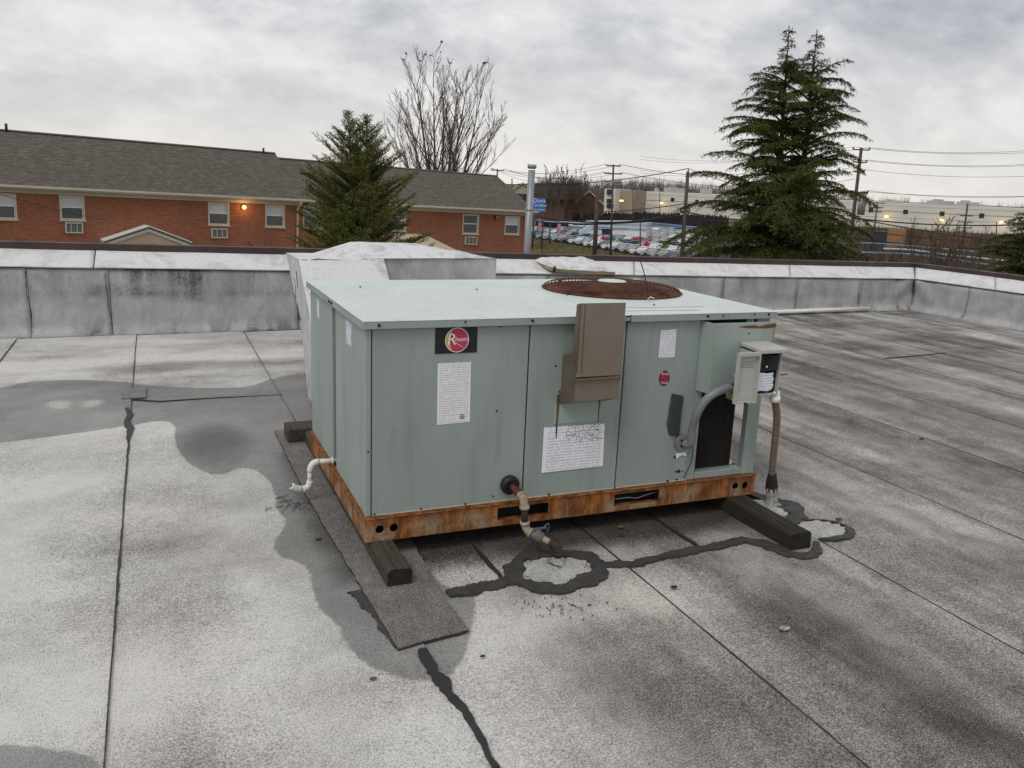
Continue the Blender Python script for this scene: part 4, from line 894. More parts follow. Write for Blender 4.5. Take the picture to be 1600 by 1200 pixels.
b = MB(); b.tube([cp[-1]+Vector((-.006, -.01, .03)), cp[-1]+Vector((0, 0, .005)), cp[-1].lerp(s1, .22), cp[-1].lerp(s1, .36)], [.019, .024, .031, .028], 12); b.build('tape_wrap', M['tar'], cnd, smooth=True)
b = MB()
for k in range(7): a = k*.9; q = cp[-1].lerp(s1, .34); b.tube([q+Vector((.027*math.cos(a), .027*math.sin(a), .015)), q+Vector((.029*math.cos(a), .029*math.sin(a), -.01-.025*random.random()))], [.008, .002], 5)
b.build('tape_drip', M['tar'], cnd)
b = MB(); b.tube([cp[-1].lerp(s1, .25), cp[-1].lerp(s1, .6), s1+Vector((0, 0, .02)), s1], [.028, .030, .034, .055], 14); b.build('sleeve', M['crust'], cnd)
# gas pipe
gas = thing('gas_pipe', 'rusty gas pipe with shutoff valve running from the roof into the unit front', 'pipe', (1.57, 3.10, 0))
A = Vector((1.449, 3.33, .288)); Bp = Vector((1.463, 3.20, .270)); Cc = Vector((1.473, 3.197, .117)); Dd = Vector((1.612, 3.105, .072)); E0 = Vector((1.590, 3.085, 0.0))
E0 = on_z(871, 884); Dd = Vector((E0.x+.002, E0.y+.005, .092))
def seg(p, q, r, nm, mt, n=12): b = MB(); b.tube([p, q], r, n); return b.build(nm, M[mt], gas)
seg(A+Vector((0, -.02, 0)), A.lerp(Bp, .62), .0150, 'nipple', 'redpipe'); seg(A.lerp(Bp, .48), A.lerp(Bp, .80), .0205, 'coupling', 'redpipe')
def elbow(p, c, q, r, mt, nm='elbow'):
    p, c, q = Vector(p), Vector(c), Vector(q); P = [p.lerp(c, t)*(1-t)+c.lerp(q, t)*t for t in np.linspace(0, 1, 9)]
    b = MB(); b.tube(P, r, 12); d0 = (P[0]-P[1]).normalized(); d1 = (P[-1]-P[-2]).normalized()
    b.tube([P[0]-d0*.012, P[0]+d0*.004], r*1.22, 12); b.tube([P[-1]-d1*.012, P[-1]+d1*.004], r*1.22, 12); return b.build(nm, M[mt], gas)
elbow(A.lerp(Bp, .78), Bp, Bp.lerp(Cc, .30), .0185, 'beige'); seg(Bp.lerp(Cc, .25), Bp.lerp(Cc, .80), .0150, 'nipple', 'iron')
Cd = (Dd-Cc).normalized(); elbow(Bp.lerp(Cc, .74), Cc, Cc+Cd*.035, .0185, 'beige'); seg(Cc+Cd*.03, Dd-Cd*.02, .0140, 'nipple', 'beige')
v0 = Cc+Cd*.068; b = MB(); b.tube([v0-Cd*.032, v0-Cd*.018, v0, v0+Cd*.018, v0+Cd*.032], [.020, .026, .029, .026, .020], 10); b.tube([v0, v0+Vector((0, 0, .034))], [.018, .013], 10); vb = b.build('shutoff_valve', M['valve'], gas)
b = MB(); b.box(v0+Vector((-.022, -.007, .034)), v0+Vector((.040, .007, .039))); b.tube(spline([v0+Vector((.03, .006, .036)), v0+Vector((.055, .01, .05)), v0+Vector((.058, .012, .025)), v0+Vector((.045, .01, .008))]), .003, 5); b.build('valve_handle', M['valve'], vb)
elbow(Dd-Cd*.035, Dd, Dd+Vector((0, 0, -.04)), .0215, 'iron'); seg(Dd+Vector((0, 0, -.03)), E0, .019, 'riser', 'iron')
b = MB(); rr = 12; b.tube([E0+Vector((0, 0, .042)), E0+Vector((.002, 0, .02)), E0+Vector((0, 0, .014))], [.022, .032, .05], 11); o = b.build('sealant_collar', M['crust'], gas)
for v in o.data.vertices: v.co += Vector((random.uniform(-.006, .006), random.uniform(-.006, .006), random.uniform(-.006, .004)))
# condensate drain
drn = thing('drain_pipe', 'white plastic condensate drain elbowing down from the left side of the unit', 'pipe', (.70, 4.08, .1))
Yd = 4.075; D0 = Vector((.80, Yd, .222)); D1 = on_y(485, 722, Yd); D2 = on_y(484, 764, Yd); D3 = on_y(463, 764, Yd-.02); D4 = on_y(455, 759, Yd-.02)
def pv(P, r, nm='pipe_run'): b = MB(); b.tube(P, r, 14); return b.build(nm, M['pvc'], drn)
def pel(p, c, q, r=.0165):
    p, c, q = Vector(p), Vector(c), Vector(q); P = [p.lerp(c, t)*(1-t)+c.lerp(q, t)*t for t in np.linspace(0, 1, 8)]; b = MB(); b.tube(P, r, 14); b.build('elbow', M['pvc'], drn)
pv([D0, D1.lerp(D0, .2)], .0130); pv([D1.lerp(D2, .2), D2.lerp(D1, .2)], .0130); pv([D2.lerp(D3, .3), D3.lerp(D2, .15)], .0130)
pel(D1.lerp(D0, .33), D1, D1.lerp(D2, .36)); pel(D2.lerp(D1, .32), D2, D2.lerp(D3, .55)); pel(D3.lerp(D2, .35), D3, D4)
b = MB(); b.disc(D4+(D4-D3).normalized()*.0006, .0118, D4-D3, 12); b.build('pipe_bore', M['black'], drn)
b = MB(); b.tube([D0+Vector((-.022, 0, 0)), D0+Vector((-.016, 0, 0))], .020, 12); b.build('pipe_collar', M['pvc'], drn)
# timber sleepers and the pad
def timber(nm, P8, mt, label, cat='timber', n=26, xk=0):
    """beam with split, worn edges; P8: (x0,x1,y0,y1,z0,z1)"""
    x0, x1, y0, y1, z0, z1 = P8; b = MB(); rows = []
    for j in range(n+1):
        y = y0+(y1-y0)*j/n; k = lambda q: .004*mnoise.noise(Vector((q*9, y*6, xk)))
        sh = xk*(y-y0)
        ring = [(x0, z0), (x0, z1-.012), (x0+.010, z1), (x0+.35*(x1-x0), z1+.001), (x0+.38*(x1-x0), z1-.007), (x0+.41*(x1-x0), z1), (x0+.68*(x1-x0), z1), (x0+.70*(x1-x0), z1-.005), (x0+.72*(x1-x0), z1), (x1-.010, z1), (x1, z1-.012), (x1, z0)]
        rows.append([b.v((x+sh+k(i), y+(.006*mnoise.noise(Vector((x*30, z*30, 5))) if j in (0, n) else 0), z+(k(i+20) if z > z0 else 0))) for i, (x, z) in enumerate(ring)])
    m = len(rows[0])
    for j in range(n):
        for i in range(m): b._f([rows[j][i], rows[j][(i+1) % m], rows[j+1][(i+1) % m], rows[j+1][i]])
    b.mi = 1; b._f(rows[0]); b._f(rows[-1][::-1])
    return b.build(nm, [M[mt], M['endgrain']], label=label, cat=cat, group='timbers carrying the unit')
timber('timber_sleeper', (.800, .905, 3.045, 5.15, .006, .0915), 'wood', 'dry cracked timber sleeper on the granulated pad under the left corner of the unit')
timber('timber_sleeper', (2.682, 2.800, 2.835, 4.85, .004, .0915), 'mosswood', 'dark mossy timber sleeper jutting out under the right end of the unit', xk=-.004)
P = [on_z(x, y) for x, y in ((622,1021),(733,991),(640,868),(560,800),(432,683))]
# pad: left edge follows the sheet, right edge passes beside the sleeper
pp = [on_z(622, 1021), on_z(680, 1004), on_z(733, 991), on_z(700, 948), on_z(655, 872)]
padP = [(p.x, p.y) for p in pp]+[(1.02, 3.35), (1.02, 5.35), (.655, 5.35), (.66, 4.2)]
nP = []
for i in range(len(padP)):
    a, b_ = Vector(padP[i]), Vector(padP[(i+1) % len(padP)]); n = max(1, int((b_-a).length/.04))
    nP += [a.lerp(b_, k/n)+Vector((random.uniform(-1, 1), random.uniform(-1, 1)))*.003 for k in range(n)]
b = MB(); b.prism([(p.x, p.y, .008) for p in nP], (0, 0, .012)); padm = b.build('roofing_pad', M['roof'], label='granulated roofing felt pad under the dry cracked timber', cat='pad')
for nm_, v in (('tone', .34), ('wet', .10), ('hue', .1), ('wetd', .2)): at_ = padm.data.attributes.new(nm_, 'FLOAT', 'POINT'); at_.data.foreach_set('value', np.array([v if (nm_ != 'tone' or q.co.z > .006) else -.6 for q in padm.data.vertices], np.float32))
# dark block behind the rear corner
b = MB(); bl = on_z(455, 655, .10); b.box((.70, 5.06, .005), (1.1, 5.24, .105)); b.build('timber_block', M['wood'], bevel=.006, label='dark weathered block on the roof behind the rear corner of the unit', cat='timber')
# dry debris
for i, (x, y, lb) in enumerate(((1472, 0, ''), )): pass
def leaf_bit(x, y, s, mt, label, nm, cat, ga=0):
    p = on_z(x, y, .012); b = MB(); n = 7; a0 = random.random()*6
    P = [(p.x+s*(1+.4*random.random())*math.cos(a0+k*2*math.pi/n), p.y+.6*s*(1+.4*random.random())*math.sin(a0+k*2*math.pi/n), .0125+random.random()*s*.25) for k in range(n)]
    b.prism(P, (0, 0, .003)); return b.build(nm, M[mt], label=label, cat=cat, group='scraps lying on the roof')
M['deadleaf'] = mat('dead_leaf', (.16, .09, .035), .8, 0, .4, 40)
leaf_bit(970, 824, .014, 'deadleaf', 'curled brown dead leaf on the roof below the right fork slot', 'dead_leaf', 'leaf'); leaf_bit(970, 836, .012, 'tar', 'small black scrap beside the curled brown leaf', 'scrap', 'debris')
leaf_bit(1053, 918, .014, 'tar', 'small black scrap in front of the long mastic smear, right of the pipe ring', 'scrap', 'debris'); leaf_bit(1310, 812, .018, 'tar', 'black scrap just beyond the round patch by the mossy timber', 'scrap', 'debris')
leaf_bit(583, 1061, .010, 'deadleaf', 'tiny dark pebble on the pale roof left of the black seam smear', 'pebble', 'debris'); leaf_bit(497, 843, .012, 'tar', 'small black scrap on the damp strip beside the rusty left rail', 'scrap', 'debris')
leaf_bit(754, 1026, .009, 'tar', 'tiny black scrap on the pale roof right of the felt pad corner', 'scrap', 'debris'); leaf_bit(928, 905, .016, 'tar', 'black scrap touching the right side of the mastic ring', 'scrap', 'debris')
leaf_bit(1225, 983, .02, 'crust', 'pale loose flake on the dark front right roof', 'flake', 'debris')
leaf_bit(1440, 686, .016, 'tar', 'black scrap on a seam out on the right of the roof', 'scrap', 'debris')
b = MB()
for k in range(40):
    x, y = random.gauss(450, 16), random.gauss(789, 7); p = on_z(x, y, .012); a = random.random()*.8; l_ = random.uniform(.01, .04)
    b.tube([(p.x, p.y, .013), (p.x+l_*math.cos(a), p.y+l_*math.sin(a), .016)], .0016, 4)
for k in range(60):
    x, y = random.gauss(870, 40), random.gauss(948, 10); p = on_z(x, y, .012); b.tube([(p.x, p.y, .011), (p.x+random.uniform(-.006, .006), p.y+.003, .015)], .0025, 4)
for k in range(70):
    x, y = random.uniform(560, 760), random.uniform(860, 930); p = on_z(x, y, .012); b.tube([(p.x, p.y, .011), (p.x+random.uniform(-.006, .006), p.y+.003, .016)], .002, 4)
b.build('grit', M['tar'], kind='stuff')
# ---------------------------------------------------------------- land beyond the roof
def gz(x, y):
    D = np.hypot(x, y); return np.interp(D, [0, 45, 128, 290, 380, 8000], [-4.6, -4.6, -9.0, -7.3, -9.6, -9.6])
def m_land():
    t = NT('dry_land'); n = t.noise(.05, 6, .6); f = t.noise(.8, 6, .7)
    c = t.ramp(t.math('ADD', t.math('MULTIPLY', n, .5), t.math('MULTIPLY', f, .5)), [(.35, (.060, .050, .030)), (.5, (.135, .100, .062)), (.65, (.185, .150, .095))])
    t.bump(f, .6, .2); return t.out(c, .95, 0, .1)
M['land'] = m_land(); M['asphalt'] = mat('lot_asphalt', (.040, .040, .042), .9, 0, .3, .3)
ang = np.linspace(-R(80), R(110), 90); rad = np.array([3, 12, 25, 45, 70, 100, 128, 150, 180, 220, 260, 290, 330, 380, 500, 800, 1500, 3000, 5500])
V = [(r*math.sin(a), r*math.cos(a), float(gz(r*math.sin(a), r*math.cos(a)))) for r in rad for a in ang]
n = len(ang); Fq = [[i*n+j, i*n+j+1, (i+1)*n+j+1, (i+1)*n+j] for i in range(len(rad)-1) for j in range(n-1)]
tag(link('ground', np_mesh('ground', V, Fq, M['land'])), kind='structure')
def ground_pt(px, D): p = at(px, 400, D); return Vector((p.x, p.y, float(gz(p.x, p.y))))
# dealership lot frame
LA, LBp = ground_pt(842, 163), ground_pt(1085, 128)
lu = Vector((LBp.x-LA.x, LBp.y-LA.y, 0)).normalized(); lv = Vector((-lu.y, lu.x, 0)); lv = lv if lv.y > 0 else -lv
V = []; Fq = []; ni, nj = 16, 18
for j in range(nj):
    for i in range(ni):
        p = LA-lv*3+lu*(-18+i*8.)+lv*(j*8.); V.append((p.x, p.y, float(gz(p.x, p.y))+.08))
Fq = [[j*ni+i, j*ni+i+1, (j+1)*ni+i+1, (j+1)*ni+i] for j in range(nj-1) for i in range(ni-1)]
tag(link('parking_lot', np_mesh('parking_lot', V, Fq, M['asphalt'])), kind='structure')

# ---------------------------------------------------------------- brick apartment building
TILT, BAZ = .0247, R(16.01)
P0 = at(112, 322, 43.)
apt = thing('apartment_building', 'two storey red brick apartment building with brown shingle roofs behind the roof-edge wall', 'building', (P0.x, P0.y, 0), (0, TILT, BAZ))
GB = -4.6
def bl(s, y, z): return (s, y, z)
def wall_with_holes(x0, x1, z0, z1, holes, nm):
    b = MB(); b.plate(rect(x0, z0, x1, z1), holes, lambda x, z: (x, 0, z), (0, .25, 0)); return b.build(nm, M['brick'], apt, local=True)
WIN = [(-2.62, .95, .24, -.84), (.02, 1.02, .27, -.80), (6.60, 1.06, .26, -.84), (9.53, 1.06, .26, -.86), (11.62, 1.10, .26, -.88), (16.9, 1.1, .24, -.9), (22.05, 1.22, .22, -.95), (25.30, 1.20, .22, -.91), (-7.0, 1.05, .27, -.8), (-10.0, 1.05, .27, -.8)]
low = [(s, w_, -2.55, -3.65) for s, w_, _, _ in WIN]
AC = [(.05, .72, -.90, -1.38), (6.61, .80, -1.01, -1.48), (22.1, .90, -1.12, -1.60)]
def holes(x0, x1): return [rect(s-w_/2, z1, s+w_/2, z0) for s, w_, z0, z1 in WIN+low if x0 < s < x1]+[rect(s-w_/2, z1, s+w_/2, z0) for s, w_, z0, z1 in AC if x0 < s < x1]
XE = 26.62
wall_with_holes(-14, 10.95, GB, .44, holes(-14, 10.95), 'brick_wall'); wall_with_holes(10.955, XE, GB, .44, holes(10.955, XE), 'brick_wall')
b = MB(); b.prism([(XE-.25, .252, GB), (XE-.25, 8., GB), (XE-.25, 8., .44), (XE-.25, 4.0, 2.62), (XE-.25, .252, .44)], (.25, 0, 0)); b.build('gable_wall', M['brick'], apt, local=True)
b = MB(); b.box((-14, 7.75, GB), (XE-.26, 8., .44)); b.box((-14, .252, GB), (-13.75, 7.74, .44)); b.build('brick_wall', M['brick'], apt, local=True)
b = MB(); b.box((-13.7, .6, .30), (XE-.3, 7.7, .40)); b.build('attic_floor', M['black'], apt, local=True)
def window(s, w_, z0, z1, k):
    fw = .07; b = MB(); b.plate(rect(s-w_/2, z1, s+w_/2, z0), [rect(s-w_/2+fw, z1+fw, s+w_/2-fw, z0-fw)], lambda x, z: (x, -.025, z), (0, .14, 0)); f = b.build('window', M['cream'], apt, local=True)
    c = f.location
    def sub(a, b2, nm, mt): bb = MB(); bb.box(Vector(a)-c, Vector(b2)-c); return bb.build(nm, M[mt], f, local=True)
    zm = (z0+z1)/2+.02
    sub((s-w_/2+fw, .03, zm-.025), (s+w_/2-fw, .07, zm+.025), 'meeting_rail', 'white')
    sub((s-w_/2+fw, .06, zm+.026), (s+w_/2-fw, .066, z0-fw), 'pane', 'blind' if k != 6 else 'glass2'); sub((s-w_/2+fw, .06, z1+fw), (s+w_/2-fw, .066, zm-.026), 'pane', 'glass2')
    for xx in (s-w_/2+fw, s+w_/2-fw-.03): sub((xx, .045, z1+fw), (xx+.03, .058, z0-fw), 'sash_stile', 'white')
    sub((s-w_/2-.04, -.07, z1-.06), (s+w_/2+.04, -.026, z1-.004), 'sill', 'cream')
for k, wn in enumerate(WIN+low): window(*wn, k)
for s, w_, z0, z1 in AC:
    b = MB(); b.plate(rect(s-w_/2, z1, s+w_/2, z0), [rect(s-w_/2+.05, z1+.05, s+w_/2-.05, z0-.05)], lambda x, z: (x, -.09, z), (0, .25, 0)); f = b.build('wall_air_conditioner', M['cream'], apt, local=True); c = f.location
    bb = MB(); bb.box(Vector((s-w_/2+.05, -.05, z1+.05))-c, Vector((s+w_/2-.05, .1, z0-.05))-c); bb.build('grille', M['acgrille'], f, local=True)
    for q in (1/3, 2/3): bb = MB(); x = s-w_/2+w_*q; bb.box(Vector((x-.014, -.075, z1+.05))-c, Vector((x+.014, -.052, z0-.05))-c); bb.build('grille_bar', M['cream'], f, local=True)
def roof_slab(x0, x1, zr, nm='shingle_roof'):
    for sgn in (0, 1):
        y0, y1 = (-.42, 4.0) if not sgn else (8.42, 4.0); ze = .60
        b = MB(); b.prism([(x0, y0, ze), (x0, y1, zr), (x0, y1, zr-.10), (x0, y0, ze-.10)], (x1-x0, 0, 0)); b.build(nm, M['shingle'], apt, local=True)
    b = MB(); b.prism([(x0, 3.86, zr-.02), (x0, 4, zr+.045), (x0, 4.14, zr-.02)], (x1-x0, 0, 0)); b.build('ridge_cap', M['bark'], apt, local=True)
roof_slab(-14.3, 11.25, 2.98); roof_slab(11.26, 26.95, 2.73)
b = MB(); b.prism([(11.25, -.2, .5), (11.25, 4, 2.88), (11.25, 8.2, .5)], (-.05, 0, 0)); b.build('gable_infill', M['siding'], apt, local=True)
for x0, x1 in ((-14.3, 11.2), (11.22, 26.98)):
    b = MB(); b.prism([(x0, -.43, .62), (x0, -.57, .62), (x0, -.57, .54), (x0, -.52, .48), (x0, -.43, .48)], (x1-x0, 0, 0)); b.build('gutter', M['cream'], apt, local=True)
    b = MB(); b.box((x0+.1, -.42, .445), (x1-.2, -.02, .475)); b.box((x0+.1, -.06, .29), (x1-.3, -.005, .444)); b.build('frieze_board', M['cream'], apt, local=True)
for s in (10.75, 26.45):
    b = MB(); b.tube([(s, -.48, .49), (s, -.48, .40), (s, -.10, .16), (s, -.06, .05), (s, -.06, GB)], .065, 8); b.build('downspout', M['cream'], apt, local=True)
for s, y, h in ((-1.75, 3.9, .3), (10.55, 3.9, .22), (-9, 3.8, .3)):
    b = MB(); b.tube([(s, y, 2.8), (s, y, 2.98+h)], .06, 8); b.build('roof_vent', M['cable'], apt, local=True)
b = MB(); b.prism([(XE+.02, -.42, .50), (XE+.02, 4, 2.63), (XE+.02, 4, 2.50), (XE+.02, -.42, .36)], (.04, 0, 0)); b.build('rake_board', M['cream'], apt, local=True)
M['lamp_on'] = emit('amber_lamp', (1, .50, .10), 6.); M['lamp_far'] = emit('far_wall_lamp', (1, .72, .32), 1.7)
def wall_lamp(s, z, on):
    b = MB(); b.box((s-.08, -.06, z-.12), (s+.08, -.001, z+.12)); f = b.build('wall_lamp', M['iron'], apt, local=True)
    b = MB(); b.sphere((s+.02, -.16, z), .10 if on else .08, (1, 1, 1)); g_ = b.build('lamp_globe', M['lamp_on'] if on else M['beige'], f, smooth=True, local=True); g_.location -= f.location
    if on:
        ld = bpy.data.lights.new('lamp_light', 'POINT'); ld.energy = 9; ld.color = (1, .52, .14); ld.shadow_soft_size = .12; lo = bpy.data.objects.new('lamp_light', ld); col.objects.link(lo); lo.parent = f; lo.location = Vector((s+.02, -.42, z-.05))-f.location
wall_lamp(7.81, .08, True); wall_lamp(23.9, .12, False)
# porch gable in front of the left wing and hipped porch by the spruce
b = MB(); pa, pe = (2.5, -.83), (-1.46, )
def pch(s, z, y): return (s, y, z)
L0, L1, AP = (1.10, -1.66), (5.0, -1.68), (3.05, -.96)
b = MB(); b.prism([(L0[0], -.7, L0[1]-.1), (L1[0], -.7, L1[1]-.1), (L1[0], -.7, L1[1]-.02), (AP[0], -.7, AP[1]-.04), (L0[0], -.7, L0[1]-.02)], (0, .69, 0)); b.build('porch_gable', M['siding'], apt, local=True)
for a_, b_ in ((L0, AP), (AP, L1)):
    b = MB(); b.prism([(a_[0], -.82, a_[1]), (b_[0], -.82, b_[1]), (b_[0], -.82, b_[1]+.05), (a_[0], -.82, a_[1]+.05)], (0, .8, 0)); b.build('porch_roof', M['white'], apt, local=True)
    b = MB(); b.prism([(a_[0], -.76, a_[1]-.10), (b_[0], -.76, b_[1]-.10), (b_[0], -.76, b_[1]-.006), (a_[0], -.76, a_[1]-.006)], (0, .05, 0)); b.build('porch_trim', M['acgrille'], apt, local=True)
    b = MB(); b.prism([(a_[0], -.75, a_[1]-.24), (b_[0], -.75, b_[1]-.24), (b_[0], -.75, b_[1]-.106), (a_[0], -.75, a_[1]-.106)], (0, .045, 0)); b.build('porch_trim', M['cream'], apt, local=True)
b = MB(); b.box((1.3, -.65, GB), (4.8, -.01, -1.80)); b.build('porch_body', M['cream'], apt, local=True)
b = MB(); q0 = [(14.6, -2.6, -1.75), (19.3, -2.6, -1.75), (19.3, -.01, -1.75), (14.6, -.01, -1.75)]; q1 = [(16.3, -1.3, -1.02), (18.0, -1.3, -1.02), (18.0, -.01, -1.02), (16.3, -.01, -1.02)]
A = [b.v(p) for p in q0]; Bv = [b.v(p) for p in q1]; b._f(A[::-1]); b._f(Bv)
for k in range(4): b._f([A[k], A[(k+1) % 4], Bv[(k+1) % 4], Bv[k]])
b.build('porch_roof', M['siding'], apt, local=True)
b = MB(); b.box((14.9, -2.3, GB), (19.0, -.02, -1.75)); b.build('porch_body', M['cream'], apt, local=True)
# tall galvanised flue
ft, fb = at(831.5, 257, 34), at(823, 395, 34); fb2 = ft+(fb-ft)*((-4.6-ft.z)/(fb.z-ft.z))
flq = thing('metal_chimney', 'tall galvanised metal flue pipe standing at the right corner of the brick building', 'chimney', tuple(fb2))
b = MB(); b.tube([fb2, ft+(fb2-ft)*.03], .138, 14); b.build('flue_pipe', M['galv'], flq)
b = MB(); b.tube([ft+(fb2-ft)*.024, ft+(fb2-ft)*.016, ft], [.14, .18, .18], 14); b.build('flue_cap', M['galv'], flq)
for q in (.25, .5, .75): p = ft.lerp(fb2, q); b = MB(); b.tube([p+Vector((0, 0, -.03)), p+Vector((0, 0, .03))], .150, 14); b.build('flue_band', M['galv'], flq)

# ---------------------------------------------------------------- conifers
def conifer(name, label, base, leaders, zlow, rad_fn, mt, seed, nbr=170, style='cedar', cat='tree', group=None, dens=1., tip=.0):
    r_ = random.Random(seed); root = thing(name, label, cat, base, group=group); B0 = Vector(base); T = []; tv = []
    bt = MB(); bl_ = MB()
    for (dx, dy, zt, zfork) in leaders:
        P = [Vector((0, 0, 0)), Vector((0, 0, zfork-base[2])), Vector((dx*.7, dy*.7, zfork-base[2]+(zt-zfork)*.35)), Vector((dx, dy, zt-base[2]))]; sp_ = spline(P, 6)
        H = zt-base[2]; bt.tube(sp_, [max(.012, .19*max(0, 1-p.z/H)**.9) for p in sp_], 7)
        for k in range(nbr):
            f = (k+r_.random())/nbr; f = f**(.95 if style == 'cedar' else .85); z = zlow+(zt-.10-zlow)*f
            # point on the leader at height z
            zz = z-base[2]; c = sp_[-1]
            for a in range(len(sp_)-1):
                if sp_[a].z <= zz <= sp_[a+1].z: c = sp_[a].lerp(sp_[a+1], (zz-sp_[a].z)/max(1e-6, sp_[a+1].z-sp_[a].z)); break
            az = r_.random()*2*math.pi; Lb = rad_fn(z, az)*(r_.uniform(.50, 1.14) if r_.random() < .75 else r_.uniform(.9, 1.1))
            if Lb < .05: continue
            top = (zt-z)/(zt-zlow)
            if style == 'cedar': e0, dr = r_.uniform(.55, .95)-.30*top, r_.uniform(.34, .62)+.15*top
            else: e0, dr = r_.uniform(.15, .55)+.55*(1-top)**2, r_.uniform(-.30, .15)
            d2 = Vector((math.cos(az), math.sin(az), 0)); side = Vector((-d2.y, d2.x, 0)); yaw_b = r_.uniform(-.25, .25)
            bp = lambda t: c+d2*(Lb*t*(1-.08*t))+side*(Lb*yaw_b*t*t)+Vector((0, 0, Lb*(e0*t-dr*t*t*(1 if style == 'cedar' else .6))))
            n_ = 7; bl_.tube([bp(t/n_) for t in range(n_+1)], [max(.004, .022*min(1, Lb)*(1-t/n_)+.004) for t in range(n_+1)], 4, cap=False)
            m = max(3, int(Lb/.085*dens))
            for j in range(m):
                t = .12+.88*(j+r_.random())/m; p = bp(t); tg = (bp(min(1, t+.05))-bp(t-.05)).normalized()
                for sd_ in (-1, 1):
                    lb = Lb*(.25 if style == 'cedar' else .25)*(1-.62*t)*r_.uniform(.5, 1.2)+.07
                    dd = (tg*r_.uniform(.45, .9)+side*sd_*r_.uniform(.55, 1.)+Vector((0, 0, r_.uniform(-.15, .12) if style == 'cedar' else r_.uniform(.0, .35)))).normalized()
                    ns = max(2, int(lb/.055*dens))
                    for q in range(ns):
                        u_ = (q+.5)/ns; pp = p+dd*(lb*u_)+Vector((0, 0, -(.30 if style == 'cedar' else .05)*lb*u_*u_))
                        s1 = .085 if style == 'cedar' else .080; s2 = .0095 if style == 'cedar' else .0095
                        nd = (dd*.7+Vector((r_.uniform(-.8, .8), r_.uniform(-.8, .8), r_.uniform(-1.1, .35) if style == 'cedar' else r_.uniform(-.35, .9)))).normalized()
                        wd = nd.cross(Vector((r_.uniform(-1, 1), r_.uniform(-1, 1), r_.uniform(-1, 1)))).normalized()
                        s = s1*r_.uniform(.7, 1.35); tv.append((pp-wd*s2, pp+nd*s*.5-wd*0+wd*s2*1.2, pp+nd*s)); 
                        if r_.random() < .6: nd2 = (nd+Vector((r_.uniform(-.9, .9), r_.uniform(-.9, .9), r_.uniform(-.7, .5)))).normalized(); tv.append((pp-wd*s2, pp+wd*s2*.8, pp+nd2*s))
                        if r_.random() < .25: tv.append((pp-nd*s2*2, pp+wd*s2*2.2, pp+nd*s2*4))
    V = np.array([[tuple(q) for q in t] for t in tv]).reshape(-1, 3); Fq = np.arange(len(V)).reshape(-1, 3)
    link('crown', np_mesh('crown', V, Fq, mt), root)
    bt.build('trunk', M['treetrunk'], root, local=True, origin=(0, 0, 0)); bl_.build('limbs', M['treetrunk'], root, local=True, origin=(0, 0, 0))
    return root
cb = at(1258, 400, 22); ct1, ct2 = at(1233, 40, 22), at(1277, 46, 22)
CZ = [-4.6, -1.5, .12, .93, 1.73, 2.5, 3.2, 3.82, 4.3, 4.57, 4.8, 5.0, 5.4]; CR = [2.6, 2.7, 2.55, 2.12, 1.80, 1.50, 1.32, 1.10, .80, .46, .24, .17, .09]
def cedar_r(z, az):
    k = .15 if z < 2.7 else .05
    return float(np.interp(z, CZ, CR))*(1+k*math.cos(az-R(157)))*(1+.13*math.sin(3*az+z*2.2)+.10*math.sin(5*z))
cedar = conifer('cedar_tree', 'tall dark green cedar with two drooping tops behind the far wall', (cb.x, cb.y, -4.6),
    [(ct1.x-cb.x, ct1.y-cb.y, ct1.z, -2.), (ct2.x-cb.x, ct2.y-cb.y, ct2.z, -2.)], -1.9, cedar_r, M['cedar'], 5, 190, 'cedar', dens=1.6)
sbs = at(562, 385, 26); st = at(545, 172, 26); st2 = at(574, 178, 26)
SZ = [-4.6, -2., -.4, .2, 1.19, 1.8, 2.3, 2.8, 3.05, 3.25, 3.5]; SR = [2.1, 2.1, 1.85, 1.60, 1.22, .98, .74, .42, .22, .12, .08]
spruce = conifer('spruce_tree', 'bushy olive green spruce in front of the brick building', (sbs.x, sbs.y, -4.6), [(st.x-sbs.x, st.y-sbs.y, st.z, -1.5), (st2.x-sbs.x, st2.y-sbs.y, st2.z, -1.5)], -2.0,
    lambda z, az: float(np.interp(z, SZ, SR))*(1+.12*math.sin(4*az+z*3)), M['spruce'], 9, 210, 'spruce', dens=1.4)
c3b = at(1617, 400, 24); c3t = at(1617, 302, 24)
conifer('cedar_tree', 'dark green cedar cut off by the right edge of the view', (c3b.x, c3b.y, -4.6), [(0, 0, c3t.z, -3)], -2.2,
    lambda z, az: float(np.interp(z, [-4.6, -1, 0, .8, c3t.z], [1.9, 1.8, 1.35, .95, .1]))*(1+.15*math.sin(3*az+z*3)), M['cedar'], 21, 210, 'cedar', dens=1.5)

